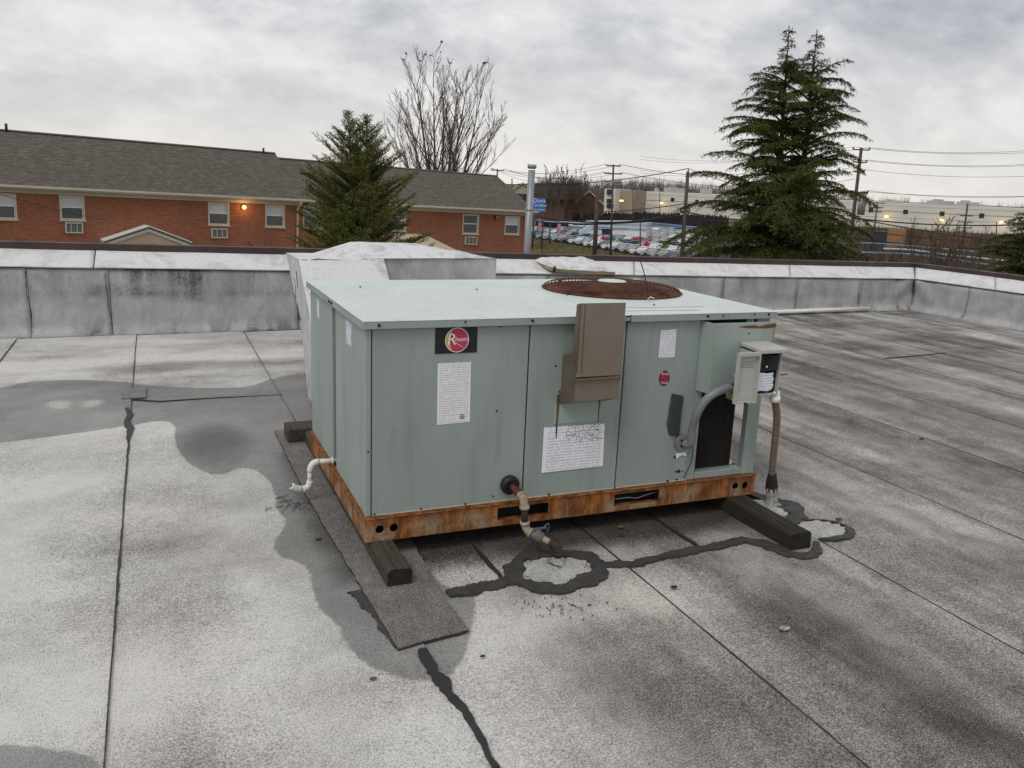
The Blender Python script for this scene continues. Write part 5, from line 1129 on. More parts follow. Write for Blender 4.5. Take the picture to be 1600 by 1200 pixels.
# ---------------------------------------------------------------- bare trees
def bare(name, label, base, stems, mt_t, mt_b, seed, rmin=.006, cat='tree', group=None, depth=4, kids=(5, 4, 3), ratio=.42, droop=0., spread=(.45, .85), up=.06):
    r_ = random.Random(seed); root = thing(name, label, cat, base, group=group); bt, bb = MB(), MB(); tips = []
    def grow(p, d, L, r, lev, b, n):
        k = 5 if lev == 0 else 4; P = [p]; dd = d.copy()
        for i in range(k):
            dd = (dd+Vector((r_.uniform(-1, 1), r_.uniform(-1, 1), r_.uniform(-.5, .9)))*(.09 if lev else .035)+Vector((0, 0, up if lev else 0))).normalized(); P.append(P[-1]+dd*(L/k))
        rm = rmin*(1.7, 1.25, .85, .6, .5)[lev]; rs = [max(rm, r*(1-.85*i/k)) for i in range(k+1)]; b.tube(P, rs, n, cap=False)
        tips.append(P[-1])
        if lev >= depth: return
        m = kids[min(lev, len(kids)-1)]
        for j in range(m):
            t = (.30 if lev == 0 else .22)+.74*(j+r_.random())/m; i = min(k-1, int(t*k)); q = P[i].lerp(P[i+1], t*k-i); dl = (P[i+1]-P[i]).normalized()
            ax = Vector((r_.uniform(-1, 1), r_.uniform(-1, 1), r_.uniform(-.4, .4))); ax = (ax-dl*ax.dot(dl)).normalized()
            nd = (dl+ax*r_.uniform(*spread)).normalized(); grow(q, nd, L*ratio*r_.uniform(.6, 1.25)*(1.15-.5*t), rs[i]*.55, lev+1, bb, 4 if lev == 0 else 3)
    for (dx, dy, top, r) in stems:
        d = Vector((dx, dy, top)); grow(Vector((r_.uniform(-.12, .12), r_.uniform(-.12, .12), 0)), d.normalized(), d.length, r, 0, bt, 6)
    bt.build('trunk', mt_t, root, local=True, origin=(0, 0, 0)); bb.build('branches', mt_b, root, local=True, origin=(0, 0, 0)); return root, tips
bb0 = at(688, 330, 62); hx_ = Vector((RGT0.x, RGT0.y, 0))
stems = []
for wx, top, r in ((-2.7, 10.8, .15), (-1.7, 12.4, .17), (-1.0, 12.2, .17), (-.3, 11.6, .13), (.6, 11.9, .19), (1.5, 11.9, .20), (2.6, 11.8, .17), (-3.6, 9.4, .11), (3.9, 10.2, .12), (.2, 10.5, .11)):
    v = hx_*wx*.86+Vector((hx_.y, -hx_.x, 0))*random.uniform(-1.2, 1.2); stems.append((v.x, v.y, top, r))
bare_tree, tips = bare('bare_tree', 'tall leafless many-stemmed tree rising behind the brick building', (bb0.x, bb0.y, -4.6), stems, M['bark'], M['twig'], 4, .0095, kids=(13, 9, 8), depth=3, ratio=.35, spread=(.35, .75), up=.08)
# small dark birds in its top
hi = sorted(tips, key=lambda p: -p.z)[:420]; rr = random.Random(3); bird0 = None
for k in range(14):
    p = rr.choice(hi)+Vector(bare_tree.location)
    if bird0 is None:
        b = MB(); b.sphere((0, 0, .07), .07, (1.5, .85, .9), 8, 6); b.sphere((.10, 0, .13), .045, (1.1, 1, 1), 8, 6); b.prism([(-.09, -.03, .06), (-.22, -.02, .02), (-.22, .02, .02), (-.09, .03, .06)], (0, 0, .02)); b.prism([(.14, -.012, .13), (.185, 0, .125), (.14, .012, .13)], (0, 0, .012))
        bird0 = b.build('bird', M['cable'], origin=(0, 0, 0)); o = bird0
    else: o = bird0.copy(); col.objects.link(o)
    o.scale = (.8, .8, .8); o.location = p; o.rotation_euler = (0, 0, rr.random()*6); tag(o, 'small dark bird perched among the top twigs of the tall bare tree', 'bird', 'birds perched in the bare tree')
# bare shrubs
for i, (px, D, h, sd_, lb) in enumerate(((432, 36, 3.9, 31, 'thin bare shrub against the brick wall beside the white downspout'), (872, 60, 2.6, 32, 'low bare shrub in front of the parked cars by the metal flue'), (905, 64, 2.2, 38, 'low bare shrub at the foot of the street lamp'), (1455, 52, 4.9, 33, 'spreading bare shrub in front of the long white warehouse'), (1500, 50, 4.3, 34, 'bare shrub left of the cut-off cedar, second from it'), (1408, 54, 2.9, 35, 'low bare shrub just right of the two-topped cedar'), (1548, 50, 3.8, 36, 'bare shrub right beside the cut-off cedar'))):
    p = ground_pt(px, D); up = 4.6 if D < 45 else -p.z-.0
    z0 = p.z; zt = {432: -1.1, 872: -4.3, 905: -4.9, 1455: .2, 1500: -.35, 1408: -1.6, 1548: -.6}[px]; hh = zt-z0
    rr_ = random.Random(sd_); sts = [(rr_.uniform(-.60, .60)*hh, rr_.uniform(-.35, .35)*hh, hh*rr_.uniform(.62, .95), .04) for _ in range(8)]
    bare('bare_shrub', lb, tuple(p), sts, M['twig'], M['twig'], sd_, .015 if D > 45 else .011, 'shrub', 'leafless shrubs beyond the roof', 2, (8, 6), .42)
# mid-distance bare trees by the dark houses
for i, (px, D, zt, sd_, lb) in enumerate(((862, 205, 4.2, 51, 'brown bare tree right of the flue, nearest the dark long house'), (886, 215, 3.6, 52, 'brown bare tree standing left of the brown gabled house'), (905, 230, 2.2, 53, 'small brown bare tree touching the brown gabled house'), (872, 240, 3.4, 54, 'greyish bare tree between the two taller brown ones'))):
    p = ground_pt(px, D); hh = zt-p.z; rr_ = random.Random(sd_); sts = [(rr_.uniform(-.22, .22)*hh, rr_.uniform(-.22, .22)*hh, hh*rr_.uniform(.8, 1.0), .16) for _ in range(7)]
    bare('bare_tree', lb, tuple(p), sts, M['twig'], M['twig'], sd_, .045, 'tree', 'bare trees around the far houses', 2, (9, 6), .36)
# far woods: one mass
def m_woods():
    t = NT('winter_woods'); g = t.n('ShaderNodeNewGeometry'); return t.out(t.mix(g.outputs['Random Per Island'], (.12, .105, .10), (.25, .215, .20)), .95, 0, .1)
M['woods'] = m_woods(); tv = []; rr_ = random.Random(77)
for k in range(620):
    px = rr_.uniform(835, 1330) if k < 560 else rr_.uniform(1330, 1640); D = rr_.uniform(520, 640); p = ground_pt(px, D); hh = rr_.uniform(14, 20)*(1.0+.08*math.sin(px*.02)); hh *= 1 if px < 1180 else .78
    hx2 = Vector((RGT0.x, RGT0.y, 0)); fwd2 = Vector((-hx2.y, hx2.x, 0))
    for q in range(16):
        a = rr_.uniform(-.5, .5); z0_ = hh*rr_.uniform(.05, .6); z1_ = hh*rr_.uniform(.7, 1.0); o_ = hx2*rr_.uniform(-1.5, 1.5)+fwd2*rr_.uniform(-2, 2); d_ = hx2*(a*(z1_-z0_)*.7); wv = (hx2 if q % 2 else (hx2+fwd2)*.7)*rr_.uniform(.10, .28)
        tv.append((p+o_+Vector((0, 0, z0_))-wv, p+o_+Vector((0, 0, z0_))+wv, p+o_+d_+Vector((0, 0, z1_))))
    for q in range(3): o_ = hx2*rr_.uniform(-4, 4); z1_ = hh*rr_.uniform(.3, .62); tv.append((p+o_-hx2*2.2, p+o_+hx2*2.2, p+o_+Vector((0, 0, z1_))))
V = np.array([[tuple(q) for q in t] for t in tv]).reshape(-1, 3); tag(link('far_woods', np_mesh('far_woods', V, np.arange(len(V)).reshape(-1, 3), M['woods'])), kind='stuff')

# ---------------------------------------------------------------- far buildings
def far_box(o, px0, px1, D0, D1, ytop, z0, depth, mt, nm, top=None):
    """a block whose front runs from px0 at D0 to px1 at D1"""
    a, c = at(px0, ytop[0], D0), at(px1, ytop[1], D1); u = Vector((c.x-a.x, c.y-a.y, 0)).normalized(); nn = Vector((-u.y, u.x, 0)); nn = nn if nn.dot(Vector((a.x, a.y, 0))) > 0 else -nn
    b = MB(); A = [Vector((a.x, a.y, z0)), Vector((c.x, c.y, z0)), Vector((c.x, c.y, c.z)), Vector((a.x, a.y, a.z))]; b.prism(A, nn*depth); return b.build(nm, mt, o), a, c, u, nn
M['wh'] = mat('pale_warehouse_wall', (.64, .625, .575), .8, 0, .12, .05, stretch=(1, 1, 4)); M['wh2'] = mat('tan_warehouse_wall', (.34, .28, .215), .8, 0, .15, .08); M['whroof'] = mat('pale_membrane_roof', (.62, .62, .60), .8)
M['darkwin'] = mat('dark_window', (.03, .032, .036), .3); M['houseb'] = mat('brown_house_siding', (.11, .06, .04), .85, 0, .3, .3); M['houseg'] = mat('pale_green_siding', (.33, .37, .25), .8); M['darkroof'] = mat('dark_brown_roof', (.075, .058, .048), .9, 0, .3, .3); M['palerf'] = mat('pale_roof', (.45, .44, .43), .8)
wh = thing('warehouse', 'long pale flat-roofed warehouse beyond the car lot and the cedars', 'building', tuple(ground_pt(1250, 340)))
_, wa, wc, wu, wn_ = far_box(wh, 990, 1640, 365, 330, (298, 328), -10, 60, M['wh'], 'wall')
def on_wall(px, y, off=.2):
    d = ray(px, y); n2 = wn_; t = (Vector((wa.x, wa.y, 0))-Vector((0, 0, 0))).dot(n2)/(d.x*n2.x+d.y*n2.y); return CAM+d*t-n2*off
for px, y in ((1051,312),(1089,315),(1361,328),(1415,331),(1472,334),(1534,337)):
    p = on_wall(px, y, .0); s = .75; b = MB(); b.prism([p-wu*s-Vector((0, 0, s)), p+wu*s-Vector((0, 0, s)), p+wu*s+Vector((0, 0, s)), p-wu*s+Vector((0, 0, s))], -wn_*.15); b.build('window', M['darkwin'], wh)
for px, y in ((1035,317),(1386,338),(1472,344),(1565,347)):
    p = on_wall(px, y, .9); b = MB(); b.box(p-Vector((.55, .3, .28)), p+Vector((.55, .3, .28))); b.build('wall_lamp', M['lamp_far'], wh)
    ld = bpy.data.lights.new('lamp_light', 'POINT'); ld.energy = 70; ld.color = (1, .70, .30); ld.shadow_soft_size = .3; lo = bpy.data.objects.new('lamp_light', ld); col.objects.link(lo); lo.location = p-wn_*.9-Vector((0, 0, .6))-wh.location; lo.parent = wh
for k in range(3):                                              # cladding ribs
    b = MB(); z = 0
    q0, q1 = on_wall(995, 303+k*9, .0), on_wall(1630, 332+k*9, .0); b.tube([q0, q1], .12, 4); b.build('wall_band', M['wh2'] if k == 1 else M['whroof'], wh)
for px, y, sx, sz in ((1387,317,3.2,.8),(1396,318,.5,.6),(1465,321,4.2,1.6),(1508,322,3.6,1.4),(1092,300,2.2,1.5),(1014,298,.9,1.0),(1044,298,4.5,1.2)):
    p = on_wall(px, y, -8); b = MB(); b.box(p-Vector((sx, sx*.5, 3)), p+Vector((sx, sx*.5, sz))); b.box(p+Vector((-sx*.7, -sx*.3, sz+.01)), p+Vector((-sx*.1, sx*.3, sz+.5))); b.build('rooftop_vent', M['palerf'], wh)
tw = thing('office_block', 'pale three storey office block with a tan wing left of the warehouse', 'building', tuple(ground_pt(958, 345)))
_, ta, tc_, tu, tn = far_box(tw, 945, 962, 335, 333, (294.5, 295.5), -10, 14, M['wh'], 'tower'); far_box(tw, 961, 992, 338, 336, (296, 298), -10, 20, M['wh2'], 'wing')
for px, y, s in ((952, 300, 1.0), (951, 314, .8), (955, 314, .8), (951, 322, .8), (956, 322, .8)):
    p = at(px, y, 333.5); b = MB(); b.prism([p-tu*s-Vector((0, 0, s)), p+tu*s-Vector((0, 0, s)), p+tu*s+Vector((0, 0, s)), p-tu*s+Vector((0, 0, s))], -tn*.2); b.build('window', M['darkwin'], tw)
p = at(971, 313.5, 334); b = MB(); b.box(p-Vector((.7, .3, .3)), p+Vector((.7, .3, .3))); b.build('wall_lamp', M['lamp_far'], tw)
def gable_house(nm, label, px0, px1, D, ye, yr, mt, mr, depth=9, roofover=.5):
    a, c = at(px0, ye, D), at(px1, ye, D); u = Vector((c.x-a.x, c.y-a.y, 0)).normalized(); nn = Vector((-u.y, u.x, 0)); nn = nn if nn.y > 0 else -nn; zr_ = at((px0+px1)/2, yr, D).z; mid = (a+c)/2
    g = float(gz(a.x, a.y))-.5; h = thing(nm, label, 'building', (mid.x, mid.y, g)); za = (a.z+c.z)/2
    b = MB(); b.prism([Vector((a.x, a.y, g)), Vector((c.x, c.y, g)), Vector((c.x, c.y, za)), Vector((mid.x, mid.y, zr_)), Vector((a.x, a.y, za))], nn*depth); b.build('wall', mt, h)
    for e_ in (a, c):
        out = (e_-mid); out.z = 0; out = out.normalized()*roofover; P = [Vector((mid.x, mid.y, zr_+.05))-nn*.4, Vector((e_.x, e_.y, za-.15))+out-nn*.4, Vector((e_.x, e_.y, za+.12))+out-nn*.4, Vector((mid.x, mid.y, zr_+.35))-nn*.4]; b = MB(); b.prism(P, nn*(depth+.8)); b.build('roof', mr, h)
    for q in (.3, .65): p = a.lerp(c, q); p.z = za-1.6; b = MB(); b.prism([p-u*.6-Vector((0, 0, .8)), p+u*.6-Vector((0, 0, .8)), p+u*.6+Vector((0, 0, .8)), p-u*.6+Vector((0, 0, .8))], -nn*.1); b.build('window', M['darkwin'], h)
    return h
gable_house('brown_house', 'brown gabled house with a pale roof left of the office block', 896, 944, 235, 322, 300, M['houseb'], M['palerf'], 14)
gable_house('green_house', 'pale green gabled house showing above the brick building roof end', 803, 830, 190, 297, 287, M['houseg'], M['palerf'], 12)
lh = thing('long_house', 'long dark brown house with a low roof behind the flue', 'building', tuple(ground_pt(850, 230))); far_box(lh, 812, 884, 232, 228, (296, 292), -9, 10, M['houseb'], 'wall')
_, a_, c_, u_, n_ = far_box(lh, 808, 888, 230, 226, (287, 285), -2., 12, M['darkroof'], 'roof')
# ---------------------------------------------------------------- car dealership
M['lotwhite'] = mat('white_panel', (.66, .68, .70), .6, 0, .1, .4); M['lotblue'] = mat('blue_band', (.13, .22, .38), .5, 0, .2, 1); M['ltblue'] = mat('pale_blue_band', (.50, .58, .67), .5); M['signblue'] = mat('sign_blue', (.025, .17, .50), .45)
trl = thing('office_trailer', 'white office trailer with pale blue roof band among the parked cars', 'trailer', tuple(ground_pt(960, 165)))
zg = float(gz(trl.location.x, trl.location.y))
_, ta, tcc, tu, tn = far_box(trl, 912, 1011, 166, 164, (353, 353), zg, 5, M['lotwhite'], 'wall'); far_box(trl, 911, 1012, 165.7, 163.7, (346, 346), ta.z-.02, 6, M['ltblue'], 'roof')
def tq(px0, y0, px1, y1, nm, mt, off=.08, D=(166, 164)):
    f = lambda px: D[0]+(D[1]-D[0])*(px-912)/99.; a, c = at(px0, y1, f(px0)), at(px1, y1, f(px1)); e_, g_ = at(px0, y0, f(px0)), at(px1, y0, f(px1)); b = MB(); b.prism([a-tn*.2, c-tn*.2, g_-tn*.2, e_-tn*.2], -tn*off); return b.build(nm, M[mt], trl)
tq(941, 351, 956, 372, 'door_opening', 'darkwin'); tq(973, 351, 980, 358, 'window', 'darkwin'); tq(913, 356, 1010, 357.2, 'blue_stripe', 'ltblue', .05); tq(938, 366, 958, 369, 'awning', 'lotblue', 1.2)
b = MB(); p0, p1 = at(905, 369, 160), at(926, 357, 160); b.prism([p0, p0+Vector((0, 0, .9)), p1+Vector((0, 0, .9)), p1], (.5, 1.4, 0)); b.build('access_ramp', M['ltblue'], trl)
shw = thing('showroom', 'long low white dealership building with blue stripes right of the blue sign', 'building', tuple(ground_pt(870, 195)))
far_box(shw, 836, 930, 200, 190, (346, 353), -10, 10, M['lotwhite'], 'wall')
for y0, mt in ((347, 'ltblue'), (349.5, 'lotblue'), (355, 'ltblue')):
    a, c = at(838, y0, 199), at(928, y0+9, 189.2); b = MB(); b.tube([a, c], .28, 4); b.build('blue_stripe', M[mt], shw)
for px in (852, 866, 880): a = at(px, 352, 197.5-(px-838)*.11); b = MB(); b.box(a-Vector((1.2, .4, .7)), a+Vector((1.2, .2, .7))); b.build('window', M['darkwin'], shw)
shed = thing('long_shed', 'long low shed with blue and tan roof stripes behind the car lot', 'building', tuple(ground_pt(1060, 255)))
far_box(shed, 1013, 1130, 222, 210, (349, 360), -10, 6, M['houseb'], 'wall')
for dy, mt in ((-.5, 'lotblue'), (2.4, 'ltblue'), (5.5, 'cream')): a, c = at(1012, 349+dy, 221), at(1130, 361+dy, 209); b = MB(); b.tube([a, c], .32, 4); b.build('roof_stripe', M[mt], shed)
# dark scrub in front of the warehouse
tv = []; rr_ = random.Random(12)
for k in range(2600):
    px = rr_.uniform(900, 1130); D = rr_.uniform(228, 262); p = ground_pt(px, D); hh = rr_.uniform(1.2, 3.1)*(1 if px > 985 else .75); o_ = Vector((rr_.uniform(-.6, .6), rr_.uniform(-.6, .6), hh)); hx2 = Vector((RGT0.x, RGT0.y, 0))*rr_.uniform(.4, .9); tv.append((p-hx2, p+hx2, p+o_))
V = np.array([[tuple(q) for q in t] for t in tv]).reshape(-1, 3); M['scrub'] = mat('dark_scrub', (.035, .030, .028), .95, 0, .4, .5); tag(link('scrub', np_mesh('scrub', V, np.arange(len(V)).reshape(-1, 3), M['scrub'])), kind='stuff')
tv = []
for k in range(8200):
    px = rr_.uniform(1335, 1640); D = rr_.uniform(150, 250); p = ground_pt(px, D); hh = rr_.uniform(.5, 2.4) if D < 205 else rr_.uniform(1.0, 3.2); o_ = Vector((rr_.uniform(-.8, .8), rr_.uniform(-.8, .8), hh)); hx2 = Vector((RGT0.x, RGT0.y, 0))*rr_.uniform(.05, .3); tv.append((p-hx2, p+hx2, p+o_))
V = np.array([[tuple(q) for q in t] for t in tv]).reshape(-1, 3); M['brush'] = m_leaf('dry_brush', (.070, .050, .035), (.13, .09, .06)); tag(link('dry_brush', np_mesh('dry_brush', V, np.arange(len(V)).reshape(-1, 3), M['brush'])), kind='stuff')
tv = []
for k in range(2600):
    px = rr_.uniform(832, 1045); p0_ = LA.lerp(LBp, (px-842)/243.); p = Vector((p0_.x, p0_.y, 0))-lv*rr_.uniform(1.5, 16); p.z = float(gz(p.x, p.y)); hh = rr_.uniform(.15, .6); hx2 = Vector((RGT0.x, RGT0.y, 0))*rr_.uniform(.05, .2); tv.append((p-hx2, p+hx2, p+Vector((rr_.uniform(-.3, .3), 0, hh))))
V = np.array([[tuple(q) for q in t] for t in tv]).reshape(-1, 3); M['drygrass'] = m_leaf('dry_grass', (.09, .085, .035), (.20, .17, .09)); tag(link('dry_grass', np_mesh('dry_grass', V, np.arange(len(V)).reshape(-1, 3), M['drygrass'])), kind='stuff')
# blue roadside sign
sa, sb_ = at(832, 309, 140), at(852.5, 331.5, 140); su = (at(852.5, 309, 140)-sa); su.z = 0; W_ = su.length; su = su.normalized(); sn = Vector((su.y, -su.x, 0)); sn = sn if sn.dot(sa) < 0 else -sn; H_ = sa.z-sb_.z
sgc = Vector(((sa.x+sb_.x)/2, (sa.y+sb_.y)/2, float(gz(sa.x, sa.y)))); sgn = thing('roadside_sign', 'blue roadside sign with white lettering Davis beside the metal flue', 'sign', tuple(sgc))
zc_ = (sa.z+sb_.z)/2; pc = Vector((sgc.x, sgc.y, zc_)); b = MB(); b.prism([pc-su*W_/2-Vector((0, 0, H_/2)), pc+su*W_/2-Vector((0, 0, H_/2)), pc+su*W_/2+Vector((0, 0, H_/2)), pc-su*W_/2+Vector((0, 0, H_/2))], -sn*.3); b.build('sign_board', M['signblue'], sgn)
srot = (R(90), 0, math.atan2(su.y, su.x))
M['signwhite'] = mat('sign_white', (.80, .82, .84), .5)
for body, dz, sz, sh in (('Davis', .68, .92, 0), ('Certified', -.06, .66, .3), ('pre-owned', -.72, .46, 0)): text(body, sz, M['signwhite'], sgn, pc+sn*.03+Vector((0, 0, dz)), srot, shear=sh, depth=.01)
for k in (-.35, .35): q = pc+su*W_*k-sn*.15; b = MB(); b.tube([Vector((q.x, q.y, sgc.z)), q-Vector((0, 0, H_/2))], .14, 8); b.build('sign_post', M['pole'], sgn)
s2 = at(904, 372, 158); g2 = float(gz(s2.x, s2.y)); sg2 = thing('lot_sign', 'small blue sign on a post in the front rows of the car lot', 'sign', (s2.x, s2.y, g2)); b = MB(); b.prism([s2-su*.62-Vector((0, 0, .62)), s2+su*.62-Vector((0, 0, .62)), s2+su*.62+Vector((0, 0, .62)), s2-su*.62+Vector((0, 0, .62))], -sn*.08); b.build('sign_board', M['signblue'], sg2)
for dz, wd in ((.2, .42), (-.16, .28)): b = MB(); c = s2+sn*.02+Vector((0, 0, dz)); b.prism([c-su*wd-Vector((0, 0, .08)), c+su*wd-Vector((0, 0, .08)), c+su*wd+Vector((0, 0, .08)), c-su*wd+Vector((0, 0, .08))], -sn*.015); b.build('print_line', M['signwhite'], sg2)
b = MB(); b.tube([(s2.x, s2.y, g2), s2-Vector((0, 0, .6))], .05, 6); b.build('sign_post', M['pole'], sg2)
# feather flags and balloons
M['flagpink'] = mat('pink_white_flag', (.62, .42, .46), .7, 0, .5, 1.6, c2=(.36, .05, .10)); M['balr'] = mat('red_balloon', (.55, .02, .04), .35); M['balg'] = mat('green_balloon', (.20, .55, .05), .35)
for px, y0, y1, D, lb in ((841, 342, 362, 166, 'pink and white feather flag nearest the flue'), (871, 346, 366, 164, 'pink and white feather flag among the cars right of the flue')):
    a, c = at(px, y0, D), at(px, y1, D); g = float(gz(a.x, a.y)); f = thing('feather_flag', lb, 'flag', (a.x, a.y, g), group='feather flags on the car lot'); b = MB(); b.tube([(a.x, a.y, g), (a.x, a.y, a.z+.2)], .05, 6); b.build('flag_pole', M['cable'], f)
    pts = [Vector((a.x, a.y, c.z)), Vector((a.x, a.y, c.z))+su*.55, Vector((a.x, a.y, a.z-.3))+su*.62, Vector((a.x, a.y, a.z+.1))+su*.3, Vector((a.x, a.y, a.z+.15))]; b = MB(); b.prism([p+su*.06 for p in pts], sn*.03); b.build('banner', M['flagpink'], f)
for px, y, mt, lb, D in ((881, 368, 'balr', 'red balloons over the cars left of the small blue sign', 160), (942, 374, 'balr', 'red balloons in front of the office trailer', 155), (964, 378, 'balg', 'green balloons right of the office trailer door', 152), (1010, 382, 'balr', 'red balloons over the front cars right of the trailer', 146), (1038, 385, 'balg', 'green balloons over the front cars near the cedar', 144), (1023, 367, 'balr', 'red balloons over the back rows of cars', 178)):
    p = at(px, y, D); g = float(gz(p.x, p.y)); f = thing('balloon_bunch', lb, 'balloons', (p.x, p.y, g)); b = MB(); b.tube([(p.x, p.y, g+1.2), p], .02, 4); b.build('balloon_string', M['cable'], f)
    for k, o_ in enumerate((su*.22, su*-.22, Vector((0, 0, .34)))): b = MB(); b.sphere(p+o_, .30, (1, 1, 1.2), 10, 7); b.build('balloon', M[mt], f, smooth=True)
# cars
def car_meshes():
    body = MB(); prof = [(-2.25, .35), (-2.28, .62), (-2.1, .84), (-1.35, .92), (-.62, 1.36), (.55, 1.42), (1.35, 1.30), (2.0, .98), (2.22, .86), (2.25, .4)]
    rows = []
    for yy, k in ((-.88, .94), (-.86, 1.), (.86, 1.), (.88, .94)):
        rows.append([body.v((x, (yy*(.80 if z > 1.1 else 1)), z*k if z < .9 else z)) for x, z in prof])
    for a in range(3):
        for i in range(len(prof)-1): body._f([rows[a][i], rows[a][i+1], rows[a+1][i+1], rows[a+1][i]], False)
    body._f(rows[0]); body._f(rows[-1][::-1])
    glass = MB(); 
    for s in (-1, 1): glass.prism([(-1.05, s*.815, .96), (-.55, s*.71, 1.31), (.55, s*.71, 1.36), (1.25, s*.73, 1.24), (1.55, s*.82, .96)], (0, s*.03, 0))
    glass.prism([(-1.40, -.70, .945), (-.66, -.60, 1.365), (-.66, .60, 1.365), (-1.40, .70, .945)], (-.03, 0, .03)); glass.prism([(1.42, -.60, 1.31), (1.95, -.68, 1.03), (1.95, .68, 1.03), (1.42, .60, 1.31)], (.03, 0, .03))
    return body, glass
paints = {'white': (.74, .75, .76), 'silver': (.38, .40, .42), 'grey': (.16, .17, .18), 'black': (.025, .026, .03), 'blue': (.05, .09, .20), 'red': (.32, .03, .03), 'pale blue': (.28, .34, .40)}
M['tyre'] = mat('tyre_rubber', (.02, .02, .02), .8); M['carglass'] = M['carpane']; M['headlamp'] = mat('headlamp', (.6, .62, .64), .15)
for nme, c in paints.items(): M['paint_'+nme] = mat('car_paint_'+nme.replace(' ', '_'), c, .22, .1, .05, 3, spec=.6)
protos = {}; simple = {}
cols_ = list(paints)
bbm, gbm = car_meshes(); bo = bbm.build('body', M['paint_white'], None, origin=(0, 0, 0), bevel=0); go = gbm.build('window_glass', M['carglass'], None, origin=(0, 0, 0)); w_ = MB(); w_.tube([(0, -.1, 0), (0, .1, 0)], .33, 12); wo_ = w_.build('wheel', M['tyre'], None, origin=(0, 0, 0)); h_ = MB(); h_.box((-.04, -.2, -.09), (.04, .2, .09)); ho_ = h_.build('headlight', M['headlamp'], None, origin=(0, 0, 0))
bmesh_, gm_, wm_, hm_ = bo.data, go.data, wo_.data, ho_.data
for o in (bo, go, wo_, ho_): bpy.data.objects.remove(o)
bodies = {}
for nme in paints: me = bmesh_.copy(); me.materials.clear(); me.materials.append(M['paint_'+nme]); bodies[nme] = me
joined = {}
for nme in paints:
    bm = bmesh.new(); bm.from_mesh(bmesh_)
    for f in bm.faces: f.material_index = 0
    def addm(me, mat4, mi):
        n0 = len(bm.faces); t_ = bmesh.new(); t_.from_mesh(me); bmesh.ops.transform(t_, matrix=mat4, verts=t_.verts); tmp = bpy.data.meshes.new('t'); t_.to_mesh(tmp); bm.from_mesh(tmp); bm.faces.ensure_lookup_table()
        for f in bm.faces[n0:]: f.material_index = mi
        bpy.data.meshes.remove(tmp); t_.free()
    addm(gm_, Matrix(), 1)
    for x in (-1.4, 1.4):
        for y in (-.78, .78): addm(wm_, Matrix.Translation((x, y, .33)), 2)
    me = bpy.data.meshes.new('parked_car'); bm.to_mesh(me); bm.free()
    for m in (M['paint_'+nme], M['carglass'], M['tyre']): me.materials.append(m)
    joined[nme] = me
cnt = {}; pend = []
_O = 'first second third fourth fifth sixth seventh eighth ninth tenth eleventh twelfth thirteenth fourteenth fifteenth sixteenth seventeenth eighteenth nineteenth twentieth'.split()
ordn = lambda i: _O[i-1] if i <= 20 else f'{i}th'
ordr = lambda r_: 'front' if r_ == 0 else _O[r_]
rr_ = random.Random(8); ncar = 0; laz = math.atan2(-lv.y, -lv.x)
wts = [.20, .26, .20, .15, .07, .045, .075]
for row in range(14):
    for k in range(60):
        p = LA+lu*(-14+k*2.62+rr_.uniform(-.15, .15))+lv*(1.0+row*6.5+rr_.uniform(-.3, .3))
        g = float(gz(p.x, p.y))+.085; q = px_of((p.x, p.y, g+.7))
        if not (838 < q[0] < 1098): continue
        if row > 2 and 905 < q[0] < 1016 and math.hypot(p.x, p.y) > 150 and math.hypot(p.x, p.y) < 182: continue
        if row > 4 and q[0] < 925: continue
        if math.hypot(p.x, p.y) > 214 or rr_.random() < .05: continue
        nme = rr_.choices(cols_, wts)[0]; ncar += 1; rz = laz+R(180)+R(-32)+R(rr_.uniform(-4, 4))
        where = ('in the front row of the lot', 'in the second row of the lot', 'in the third row of the lot')[row] if row < 3 else ('in the middle rows of the lot' if row < 7 else 'in the far rows of the lot')
        key = (row, nme); cnt[key] = cnt.get(key, 0)+1; pend.append((key, cnt[key])); lb = f'{ordn(cnt[key])} {nme} car from the left in the {ordr(row)} row of the lot'
        if row < 3:
            c = thing('parked_car', lb, 'car', (p.x, p.y, g), (0, 0, rz), 'cars parked on the dealership lot')
            link('body', bodies[nme], c); link('window_glass', gm_, c)
            for x in (-1.4, 1.4):
                for y in (-.78, .78): link('wheel', wm_, c, (x, y, .33))
            for y in (-.62, .62): link('headlight', hm_, c, (-2.25, y, .66))
        else:
            c = link('parked_car', joined[nme], None, (p.x, p.y, g)); c.rotation_euler = (0, 0, rz); tag(c, lb, 'car', 'cars parked on the dealership lot')
print('cars', ncar)
